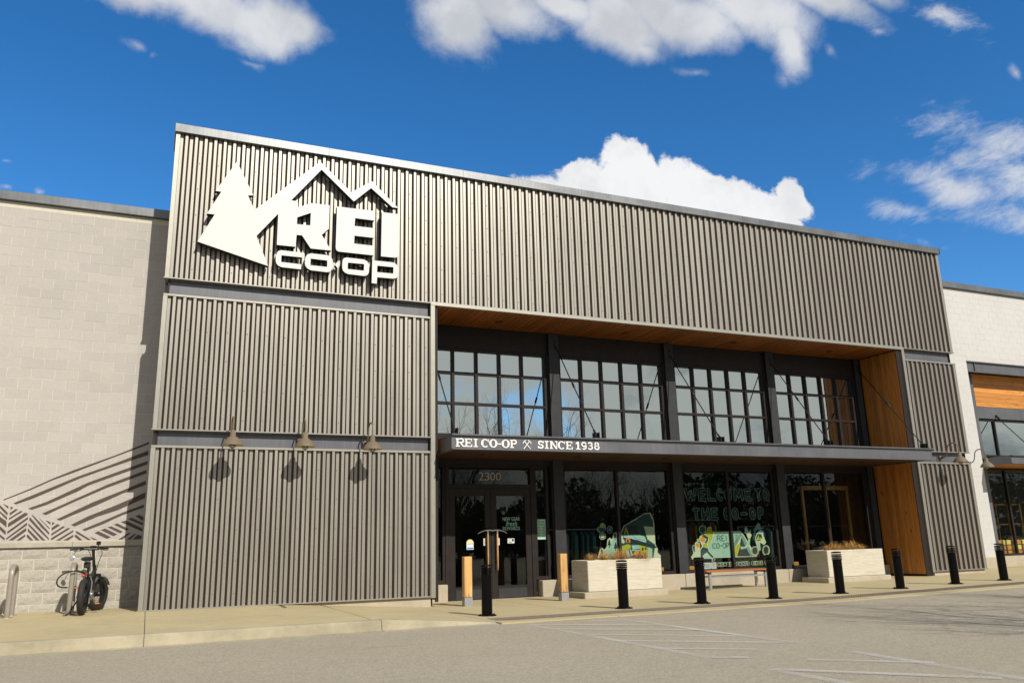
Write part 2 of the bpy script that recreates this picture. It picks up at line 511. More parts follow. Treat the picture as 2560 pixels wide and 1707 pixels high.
def block(name, c, speck=0.35, rough_bump=0.25, split=False, vary=0.045):
    t = Mat(name); t.set(Roughness=0.93, Specular_IOR_Level=0.25)
    w = t.world()
    fine = t.noise(w, 120, 2, 0.7)
    mid = t.noise(w, 46, 3, 0.7)
    sp = t.ramp(fine, [(0.34, tuple(q * (1 - speck) for q in c)), (0.48, c), (0.75, tuple(min(1, q * 1.10) for q in c))])
    sp = t.mix(0.35, sp, t.ramp(mid, [(0.3, tuple(q * 0.82 for q in c)), (0.7, tuple(q * 1.12 for q in c))]))
    hsv = t.n('ShaderNodeHueSaturation')
    mr = t.n('ShaderNodeMapRange'); mr.inputs[3].default_value = 1 - vary; mr.inputs[4].default_value = 1 + vary * .8
    t.L.new(t.rand(), mr.inputs[0]); t.L.new(mr.outputs[0], hsv.inputs['Value']); t.L.new(sp, hsv.inputs['Color'])
    big = t.noise(w, 0.7, 4, 0.6)
    t.col(t.mix(0.22, hsv.outputs[0], t.ramp(big, [(0.35, (0.42,) * 3), (0.65, (0.58,) * 3)]), 'OVERLAY'))
    if split: t.bump(t.noise(w, 22, 6, 0.65), 0.6, 0.035)
    else: t.bump(fine, rough_bump, 0.006)
    return t.m

def concrete(name, c, board=False, stain=0.2, scale=1.0):
    t = Mat(name); t.set(Roughness=0.9, Specular_IOR_Level=0.3)
    w = t.world((scale, scale, scale))
    big = t.noise(w, 0.9, 6, 0.62); mid = t.noise(w, 7, 6, 0.65); fine = t.noise(w, 160, 2, 0.6)
    a = t.ramp(big, [(0.32, tuple(q * (1 - stain) for q in c)), (0.62, tuple(min(1, q * 1.06) for q in c))])
    a = t.mix(0.5, a, t.ramp(mid, [(0.3, tuple(q * 0.88 for q in c)), (0.7, tuple(min(1, q * 1.08) for q in c))]))
    a = t.mix(0.25, a, fine, 'OVERLAY')
    if board:
        gr = t.noise(t.world((1.6, 1.6, 26)), 1.4, 6, 0.6, 1.2)
        a = t.mix(0.55, a, t.ramp(gr, [(0.34, tuple(q * 0.72 for q in c)), (0.6, tuple(min(1, q * 1.12) for q in c))]))
        t.bump(gr, 0.25, 0.01)
    else:
        t.bump(t.noise(w, 60, 4, 0.7), 0.25, 0.006)
    t.col(a)
    return t.m

def wood(name, c, axis='z', rough=0.55, weather=0.0):
    t = Mat(name); t.set(Roughness=rough, Specular_IOR_Level=0.4)
    sc = {'z': (14, 14, 0.9), 'y': (14, 0.9, 14), 'x': (0.9, 14, 14)}[axis]
    g = t.noise(t.world(sc), 1.6, 6, 0.6, 0.8)
    a = t.ramp(g, [(0.3, tuple(q * 0.62 for q in c)), (0.5, c), (0.72, tuple(min(1, q * 1.25) for q in c))])
    hsv = t.n('ShaderNodeHueSaturation')
    mr = t.n('ShaderNodeMapRange'); mr.inputs[3].default_value = 0.78; mr.inputs[4].default_value = 1.18
    t.L.new(t.rand(), mr.inputs[0]); t.L.new(mr.outputs[0], hsv.inputs['Value']); t.L.new(a, hsv.inputs['Color'])
    a = hsv.outputs[0]
    kn = t.n('ShaderNodeTexVoronoi', Scale=1.0)
    t.L.new(t.world({'z': (5, 5, 1.6), 'y': (5, 1.6, 5), 'x': (1.6, 5, 5)}[axis]), kn.inputs['Vector'])
    k = t.ramp(kn.outputs['Distance'], [(0.05, (1, 1, 1)), (0.13, (0, 0, 0))])
    a = t.mix(k, a, tuple(q * 0.3 for q in c))
    if weather:
        wn = t.noise(t.world((3, 3, 1.2)), 4, 6, 0.7)
        sx = t.n('ShaderNodeSeparateXYZ'); t.L.new(t.world(), sx.inputs[0])
        lowz = t.n('ShaderNodeMapRange'); lowz.inputs[1].default_value = 0.35; lowz.inputs[2].default_value = -0.1; lowz.inputs[3].default_value = -0.12; lowz.inputs[4].default_value = 0.10
        t.L.new(sx.outputs[2], lowz.inputs[0])
        ad = t.n('ShaderNodeMath', operation='ADD'); t.L.new(wn, ad.inputs[0]); t.L.new(lowz.outputs[0], ad.inputs[1])
        k = t.ramp(ad.outputs[0], [(0.54, (0, 0, 0)), (0.62, (1, 1, 1))])
        a = t.mix(k, a, (0.16, 0.14, 0.12))
    t.col(a); t.bump(g, 0.15, 0.004)
    return t.m

def glass(name, refl=0.22, tint=(0.5, 0.53, 0.52), wav=0.012):
    t = Mat(name); N, L = t.N, t.L
    N.remove(t.b)
    tr = t.n('ShaderNodeBsdfTransparent'); tr.inputs[0].default_value = (*tint, 1)
    gl = t.n('ShaderNodeBsdfGlossy'); gl.inputs['Roughness'].default_value = 0.0
    gl.inputs['Color'].default_value = (0.90, 0.95, 0.86, 1)
    bp = t.n('ShaderNodeBump', Strength=0.12, Distance=wav)
    L.new(t.noise(t.world(), 1.1, 2), bp.inputs['Height']); L.new(bp.outputs[0], gl.inputs['Normal'])
    lw = t.n('ShaderNodeFresnel', IOR=1.5)
    mr = t.n('ShaderNodeMapRange'); mr.inputs[1].default_value = 0.04; mr.inputs[2].default_value = 1.0
    mr.inputs[3].default_value = refl; mr.inputs[4].default_value = 1.0
    L.new(lw.outputs[0], mr.inputs[0])
    mx = t.n('ShaderNodeMixShader')
    L.new(mr.outputs[0], mx.inputs[0]); L.new(tr.outputs[0], mx.inputs[1]); L.new(gl.outputs[0], mx.inputs[2])
    L.new(mx.outputs[0], N['Material Output'].inputs[0])
    return t.m

def asphalt():
    t = Mat('weathered asphalt'); t.set(Roughness=0.92, Specular_IOR_Level=0.3)
    w = t.world()
    fine = t.noise(w, 150, 3, 0.75); mid = t.noise(w, 34, 4, 0.7); big = t.noise(w, 0.32, 6, 0.6)
    c = t.ramp(fine, [(0.32, (0.12, 0.105, 0.078)), (0.5, (0.36, 0.315, 0.238)), (0.68, (0.66, 0.585, 0.45))])
    c = t.mix(0.45, c, t.ramp(mid, [(0.34, (0.17, 0.15, 0.112)), (0.66, (0.53, 0.465, 0.35))]))
    c = t.mix(0.35, c, t.ramp(t.noise(w, 9, 5, 0.7), [(0.3, (0.40,) * 3), (0.7, (0.60,) * 3)]), 'OVERLAY')
    c = t.mix(0.35, c, t.ramp(big, [(0.3, (0.44,) * 3), (0.68, (0.56,) * 3)]), 'OVERLAY')
    st = t.noise(t.world((0.5, 2.2, 1)), 1.4, 6, 0.7)
    c = t.mix(t.ramp(st, [(0.60, (0, 0, 0)), (0.74, (0.45,) * 3)]), c, (0.20, 0.175, 0.135))
    sk = t.noise(t.world((1.2, 9, 1)), 2.2, 3, 0.6)
    c = t.mix(t.ramp(sk, [(0.70, (0, 0, 0)), (0.76, (0.5,) * 3)]), c, (0.10, 0.088, 0.07))
    t.col(c); t.bump(fine, 0.5, 0.01)
    return t.m

def road_paint():
    t = Mat('worn white road paint'); t.set(Roughness=0.8)
    N, L = t.N, t.L
    w = t.world()
    t.col(t.ramp(t.noise(w, 60, 3), [(0.3, (0.62, 0.60, 0.55)), (0.7, (0.74, 0.72, 0.68))]))
    wear = t.mix(0.5, t.noise(w, 60, 4, 0.75), t.noise(w, 1.1, 4, 0.6))
    fac = t.ramp(wear, [(0.40, (0.06,) * 3), (0.60, (0.62,) * 3)])
    tr = t.n('ShaderNodeBsdfTransparent'); mx = t.n('ShaderNodeMixShader')
    L.new(fac, mx.inputs[0]); L.new(tr.outputs[0], mx.inputs[1]); L.new(t.b.outputs[0], mx.inputs[2])
    L.new(mx.outputs[0], N['Material Output'].inputs[0])
    return t.m

M = dict(
    clad=corrugated(),
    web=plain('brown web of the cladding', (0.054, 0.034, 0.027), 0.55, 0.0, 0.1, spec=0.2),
    trim=plain('champagne flashing', (0.345, 0.332, 0.285), 0.42, 0.6, 0.06),
    coping=steel('grey metal coping', (0.17, 0.178, 0.185), 0.6, 0.36),
    channel=steel('grey painted steel channel', (0.125, 0.128, 0.142), 0.25, 0.42),
    dark=plain('dark bronze aluminium', (0.024, 0.019, 0.0175), 0.5, 0.0, 0.15, spec=0.2),
    column=plain('charcoal painted steel', (0.040, 0.041, 0.044), 0.55, 0.0, 0.15, spec=0.2),
    black=plain('black sign return', (0.012, 0.012, 0.013), 0.45, 0, 0.1),
    white=plain('white acrylic sign face', (0.66, 0.66, 0.65), 0.25, 0, 0.02, 1.0),
    rust=plain('weathered screw heads', (0.30, 0.19, 0.13), 0.6, 0.2, 0.2),
    cmu=block('buff ground face block', (0.47, 0.44, 0.405)),
    split=block('buff split face block', (0.445, 0.41, 0.35), 0.3, split=True),
    mortar=plain('pale mortar', (0.60, 0.565, 0.46), 0.95, 0, 0.1, 20),
    ledge=concrete('stained concrete ledge', (0.44, 0.40, 0.32), stain=0.45, scale=2),
    mural=plain('brown wall paint', (0.085, 0.058, 0.047), 0.8, 0, 0.12, 30),
    whiteblock=block('white painted block', (0.55, 0.545, 0.525), 0.05, 0.10, vary=0.010),
    whitemortar=plain('white painted joint', (0.52, 0.51, 0.485), 0.9, 0, 0.05, 10),
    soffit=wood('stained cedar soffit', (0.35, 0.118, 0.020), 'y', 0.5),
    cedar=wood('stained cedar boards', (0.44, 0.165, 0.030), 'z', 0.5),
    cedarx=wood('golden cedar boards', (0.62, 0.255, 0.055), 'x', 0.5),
    postwood=wood('weathered timber post', (0.58, 0.33, 0.12), 'z', 0.7, 0.6),
    benchwood=wood('red brown bench slat', (0.30, 0.105, 0.038), 'x', 0.5),
    plinth=concrete('board marked concrete', (0.46, 0.40, 0.30), stain=0.3, scale=1.5),
    planter=concrete('board formed concrete', (0.58, 0.53, 0.43), True, 0.2),
    walk=concrete('sidewalk concrete', (0.46, 0.385, 0.225), stain=0.22, scale=0.8),
    kerb=concrete('kerb concrete', (0.42, 0.37, 0.255), stain=0.6, scale=1.6),
    joint=plain('sidewalk joint', (0.12, 0.10, 0.08), 0.95),
    tactile=plain('brown tactile paver', (0.17, 0.135, 0.105), 0.8, 0, 0.2, 12),
    asphalt=asphalt(), paint=road_paint(),
    bollard=plain('gloss black bollard cover', (0.003, 0.003, 0.0032), 0.28, 0, 0.1, spec=0.12),
    galv=plain('galvanised steel', (0.42, 0.43, 0.45), 0.4, 0.7, 0.1, 14),
    lamp=plain('taupe enamel lamp', (0.165, 0.128, 0.085), 0.6, 0.0, 0.1, spec=0.3),
    lampin=plain('cream enamel reflector', (0.62, 0.52, 0.28), 0.4, 0, 0.05),
    bulb=plain('clear lamp glass', (0.55, 0.50, 0.38), 0.15, 0, 0.05),
    rodm=plain('black steel rod', (0.020, 0.020, 0.021), 0.4, 0.4, 0.1),
    upglass=glass('upper window glass', 0.62, (0.42, 0.46, 0.45)),
    lowglass=glass('storefront glass', 0.06, (0.95, 0.985, 0.96)),
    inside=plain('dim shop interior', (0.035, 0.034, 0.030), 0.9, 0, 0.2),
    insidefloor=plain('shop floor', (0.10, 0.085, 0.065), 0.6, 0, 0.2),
    pine=wood('pale pine trim', (0.55, 0.33, 0.10), 'z', 0.5),
    straw=plain('dry ornamental grass', (0.50, 0.27, 0.075), 0.8, 0, 0.3, 40),
    soil=plain('planter soil', (0.07, 0.05, 0.035), 0.95, 0, 0.3, 30),
    bark=plain('grey tree bark', (0.085, 0.072, 0.060), 0.9, 0, 0.25, 12),
    leaf=plain('dark evergreen leaf', (0.030, 0.050, 0.018), 0.6, 0, 0.4, 5),
    rubber=plain('tyre rubber', (0.018, 0.017, 0.016), 0.75, 0, 0.2, 20),
    bikeblack=plain('satin black paint', (0.012, 0.012, 0.013), 0.35, 0.1, 0.1),
    chrome=plain('brushed alloy', (0.60, 0.60, 0.60), 0.28, 0.95, 0.05),
    amber=plain('amber reflector', (0.75, 0.22, 0.02), 0.3, 0, 0.05),
    red=plain('red reflector', (0.55, 0.04, 0.02), 0.3, 0, 0.05),
    mirror=plain('mirror glass', (0.75, 0.82, 0.90), 0.08, 0.9, 0.02),
    rack=plain('taupe powder coated steel', (0.33, 0.29, 0.24), 0.45, 0.3, 0.08),
    letter=plain('white lettering', (0.80, 0.79, 0.76), 0.4, 0, 0.03),
    number=plain('brushed numerals', (0.42, 0.36, 0.27), 0.5, 0.1, 0.05),
    mint=plain('mint print', (0.34, 0.58, 0.44), 0.6, 0, 0.04),
    mint2=plain('dull mint print', (0.17, 0.34, 0.27), 0.6, 0, 0.04),
    teal=plain('dark teal print', (0.012, 0.055, 0.058), 0.6, 0, 0.04),
    ink=plain('black green ink', (0.006, 0.016, 0.016), 0.6, 0, 0.04),
    lime=plain('lime print', (0.42, 0.46, 0.015), 0.6, 0, 0.04),
    cream=plain('pale cream print', (0.56, 0.66, 0.42), 0.6, 0, 0.04),
    blue=plain('pale blue print', (0.34, 0.62, 0.62), 0.6, 0, 0.04),
    orange=plain('orange print', (0.75, 0.27, 0.015), 0.6, 0, 0.04),
    paper=plain('white paper', (0.72, 0.74, 0.70), 0.7, 0, 0.03),
    yellow=plain('yellow print', (0.85, 0.72, 0.18), 0.6, 0, 0.03),
    printblue=plain('blue print', (0.05, 0.22, 0.60), 0.6, 0, 0.03),
    redcloth=plain('red cloth', (0.55, 0.02, 0.03), 0.8, 0, 0.15, 12),
    tealcloth=plain('teal cloth', (0.05, 0.20, 0.19), 0.8, 0, 0.15, 12),
    boxes=plain('tan cardboard', (0.62, 0.26, 0.03), 0.8, 0, 0.15, 8),
)

# measured outlines (x, z in metres on the wall, beam or glass they belong to)
SIGN = {
 'tree_mountain_r': ([(1.164, 8.61), (1.518, 7.925), (1.414, 7.909), (1.554, 7.616), (2.825, 8.89), (3.499, 8.302), (3.932, 8.63), (4.526, 8.089), (4.39, 8.091), (3.919, 8.465), (3.554, 8.099), (2.857, 8.715), (2.264, 7.93), (2.369, 7.928), (2.391, 7.915), (2.401, 7.896), (2.408, 7.798), (2.667, 7.928), (3.048, 7.938), (3.048, 7.415), (2.904, 7.26), (3.109, 6.942), (2.69, 6.936), (2.509, 7.195), (2.399, 7.194), (2.388, 6.934), (2.018, 6.929), (2.018, 7.601), (1.619, 7.067), (1.871, 6.463), (0.529, 6.809), (0.811, 7.41), (0.667, 7.41), (0.905, 7.908), (0.798, 7.909)], [[(2.668, 7.714), (2.665, 7.434), (2.397, 7.427), (2.397, 7.574)]]),
 'letter_e': ([(3.202, 7.933), (4.011, 7.948), (4.002, 7.729), (3.588, 7.727), (3.582, 7.549), (4.008, 7.556), (3.998, 7.336), (3.583, 7.332), (3.58, 7.156), (4.005, 7.158), (3.995, 6.944), (3.263, 6.939), (3.225, 6.954), (3.205, 6.983), (3.198, 7.022)], []),
 'letter_i': ([(4.162, 7.944), (4.538, 7.952), (4.535, 7.017), (4.522, 6.978), (4.475, 6.95), (4.156, 6.943)], []),
 'letter_c': ([(2.52, 6.825), (2.523, 6.723), (2.118, 6.72), (2.118, 6.578), (2.517, 6.573), (2.514, 6.466), (2.123, 6.471), (2.062, 6.497), (2.025, 6.537), (2.01, 6.6), (2.011, 6.685), (2.027, 6.758), (2.055, 6.801), (2.102, 6.826)], []),
 'letter_o': ([(2.586, 6.682), (2.598, 6.749), (2.631, 6.802), (2.698, 6.831), (3.039, 6.833), (3.103, 6.803), (3.139, 6.754), (3.147, 6.702), (3.141, 6.561), (3.117, 6.506), (3.081, 6.475), (3.031, 6.464), (2.71, 6.47), (2.641, 6.498), (2.597, 6.552), (2.585, 6.603)], [[(2.698, 6.719), (3.034, 6.715), (3.034, 6.578), (2.696, 6.576)]]),
 'dot': ([(3.237, 6.712), (3.281, 6.657), (3.243, 6.58), (3.195, 6.641)], []),
 'letter_o2': ([(3.344, 6.705), (3.35, 6.766), (3.374, 6.809), (3.425, 6.828), (3.791, 6.829), (3.857, 6.801), (3.897, 6.756), (3.908, 6.703), (3.904, 6.561), (3.881, 6.508), (3.849, 6.481), (3.798, 6.468), (3.465, 6.474), (3.401, 6.498), (3.359, 6.54), (3.344, 6.598)], [[(3.459, 6.721), (3.8, 6.727), (3.796, 6.582), (3.456, 6.581)]]),
 'letter_p': ([(3.971, 6.832), (4.403, 6.838), (4.476, 6.817), (4.519, 6.773), (4.536, 6.72), (4.532, 6.569), (4.512, 6.519), (4.479, 6.489), (4.426, 6.476), (4.081, 6.472), (4.073, 6.327), (3.966, 6.329)], [[(4.08, 6.726), (4.428, 6.731), (4.425, 6.589), (4.075, 6.583)]]),
}
CANOPY_TEXT = [
 ('R', 5.629, 5.813, 2.92, 3.087),
 ('E', 5.821, 5.982, 2.919, 3.089),
 ('I', 6.012, 6.104, 2.922, 3.081),
 ('C', 6.183, 6.345, 2.916, 3.088),
 ('O', 6.362, 6.532, 2.914, 3.086),
 ('-', 6.549, 6.616, 2.981, 3.018),
 ('O', 6.636, 6.808, 2.909, 3.082),
 ('P', 6.822, 6.981, 2.913, 3.076),
 ('*', 7.104, 7.313, 2.899, 3.095),
 ('S', 7.455, 7.598, 2.903, 3.074),
 ('I', 7.617, 7.71, 2.906, 3.074),
 ('N', 7.735, 7.922, 2.902, 3.072),
 ('C', 7.931, 8.101, 2.903, 3.077),
 ('E', 8.118, 8.281, 2.907, 3.07),
 ('1', 8.355, 8.475, 2.904, 3.072),
 ('9', 8.481, 8.633, 2.901, 3.071),
 ('3', 8.647, 8.782, 2.9, 3.072),
 ('8', 8.799, 8.944, 2.899, 3.073),
]
MURAL = [
  [(-2.386, 1.987), (-2.0, 2.174), (-1.633, 2.37), (-1.305, 2.528), (-0.592, 2.832), (-0.051, 3.088), (-0.037, 3.053), (-0.59, 2.804), (-1.301, 2.482), (-1.63, 2.339), (-1.988, 2.152), (-2.366, 1.976)] ,
  [(-2.216, 1.925), (-1.958, 2.052), (-1.213, 2.415), (-0.692, 2.632), (-0.049, 2.921), (-0.043, 2.838), (-0.668, 2.593), (-1.189, 2.374), (-1.914, 2.008), (-2.176, 1.903)] ,
  [(-1.978, 1.828), (-1.691, 1.946), (-1.038, 2.302), (-0.045, 2.72), (-0.045, 2.656), (-1.033, 2.245), (-1.169, 2.154), (-1.677, 1.897), (-1.913, 1.806)] ,
  [(-1.744, 1.736), (-1.447, 1.885), (-0.723, 2.258), (-0.054, 2.547), (-0.045, 2.484), (-0.718, 2.201), (-1.27, 1.929), (-1.678, 1.709)] ,
  [(-1.498, 1.63), (-0.924, 1.939), (-0.441, 2.155), (-0.049, 2.343), (-0.043, 2.266), (-0.437, 2.098), (-0.857, 1.882), (-1.44, 1.607)] ,
  [(-1.253, 1.528), (-0.983, 1.68), (-0.504, 1.892), (-0.043, 2.117), (-0.035, 2.017), (-0.496, 1.789), (-0.838, 1.668), (-1.19, 1.498)] ,
  [(-1.067, 1.436), (-0.709, 1.599), (-0.408, 1.743), (-0.047, 1.89), (-0.043, 1.839), (-0.404, 1.697), (-0.704, 1.543), (-1.01, 1.413)] ,
  [(-2.386, 1.917), (-2.29, 1.871), (-2.285, 1.825)] ,
  [(-2.489, 1.946), (-2.424, 1.894), (-2.288, 1.756), (-2.287, 1.704), (-2.418, 1.843), (-2.484, 1.9)] ,
  [(-2.478, 1.843), (-2.412, 1.785), (-2.289, 1.676), (-2.286, 1.627), (-2.408, 1.751), (-2.474, 1.809)] ,
  [(-2.468, 1.752), (-2.401, 1.688), (-2.29, 1.602), (-2.28, 1.494), (-2.391, 1.592), (-2.457, 1.649)] ,
  [(-2.45, 1.581), (-2.383, 1.523), (-2.281, 1.426), (-2.281, 1.363), (-2.376, 1.455), (-2.442, 1.513)] ,
  [(-2.433, 1.434), (-2.367, 1.376), (-2.285, 1.307), (-2.286, 1.268), (-2.363, 1.331), (-2.427, 1.377)] ,
  [(-2.254, 1.865), (-2.211, 1.844), (-2.253, 1.805)] ,
  [(-2.257, 1.75), (-2.173, 1.82), (-2.132, 1.812), (-2.252, 1.706)] ,
  [(-2.259, 1.658), (-2.088, 1.786), (-2.052, 1.777), (-2.17, 1.692), (-2.256, 1.626)] ,
  [(-2.263, 1.567), (-2.019, 1.754), (-1.971, 1.742), (-1.973, 1.713), (-2.255, 1.495)] ,
  [(-2.258, 1.425), (-1.965, 1.678), (-1.954, 1.644), (-2.256, 1.38)] ,
  [(-2.265, 1.307), (-1.97, 1.575), (-1.96, 1.535), (-2.257, 1.278)] ,
  [(-2.221, 1.27), (-1.975, 1.483), (-1.96, 1.432), (-2.156, 1.268)] ,
  [(-2.1, 1.267), (-1.974, 1.369), (-1.965, 1.335), (-2.044, 1.266)] ,
  [(-1.912, 1.716), (-1.885, 1.706), (-1.759, 1.578), (-1.596, 1.397), (-1.59, 1.351), (-1.73, 1.491)] ,
  [(-1.937, 1.661), (-1.923, 1.666), (-1.586, 1.287), (-1.588, 1.261), (-1.742, 1.411), (-1.933, 1.62)] ,
  [(-1.941, 1.563), (-1.645, 1.258), (-1.696, 1.259), (-1.939, 1.529)] ,
  [(-1.944, 1.477), (-1.733, 1.259), (-1.794, 1.261), (-1.941, 1.426)] ,
  [(-1.948, 1.363), (-1.927, 1.363), (-1.835, 1.262), (-1.887, 1.263), (-1.944, 1.323)] ,
  [(-1.783, 1.661), (-1.593, 1.472), (-1.593, 1.452), (-1.776, 1.647)] ,
  [(-1.675, 1.615), (-1.593, 1.582), (-1.589, 1.533)] ,
  [(-1.567, 1.579), (-1.519, 1.563), (-1.562, 1.523)] ,
  [(-1.562, 1.477), (-1.48, 1.545), (-1.431, 1.527), (-1.557, 1.425)] ,
  [(-1.558, 1.373), (-1.382, 1.507), (-1.349, 1.491), (-1.554, 1.336)] ,
  [(-1.555, 1.292), (-1.3, 1.473), (-1.258, 1.461), (-1.546, 1.255)] ,
  [(-1.468, 1.254), (-1.211, 1.431), (-1.198, 1.407), (-1.405, 1.253)] ,
  [(-1.353, 1.251), (-1.198, 1.349), (-1.192, 1.314), (-1.274, 1.25)] ,
  [(-1.167, 1.413), (-1.135, 1.406), (-0.896, 1.25), (-0.927, 1.236), (-1.153, 1.377)] ,
  [(-1.173, 1.343), (-1.15, 1.348), (-1.035, 1.245), (-1.093, 1.246), (-1.174, 1.314)] ,
  [(-0.923, 1.309), (-0.755, 1.235), (-0.841, 1.237)] ,
  [(-0.853, 1.375), (-0.791, 1.406), (-0.569, 1.294), (-0.632, 1.265)] ,
  [(-0.749, 1.427), (-0.681, 1.454), (-0.464, 1.342), (-0.527, 1.313)] ,
  [(-0.639, 1.475), (-0.58, 1.492), (-0.374, 1.394), (-0.416, 1.362)] ,
  [(-0.539, 1.521), (-0.48, 1.544), (-0.266, 1.433), (-0.309, 1.41)] ,
  [(-0.421, 1.567), (-0.341, 1.596), (-0.038, 1.442), (-0.039, 1.384)] ,
  [(-0.298, 1.619), (-0.25, 1.649), (-0.034, 1.544), (-0.037, 1.502)] ,
  [(-0.179, 1.672), (-0.12, 1.702), (-0.037, 1.653), (-0.037, 1.58)] ,
  [(-0.465, 1.229), (-0.272, 1.368), (-0.228, 1.371), (-0.394, 1.228)] ,
  [(-0.317, 1.23), (-0.17, 1.348), (-0.137, 1.348), (-0.239, 1.231)] ,
  [(-0.206, 1.23), (-0.113, 1.329), (-0.044, 1.31), (-0.041, 1.262), (-0.105, 1.225)] ,
]
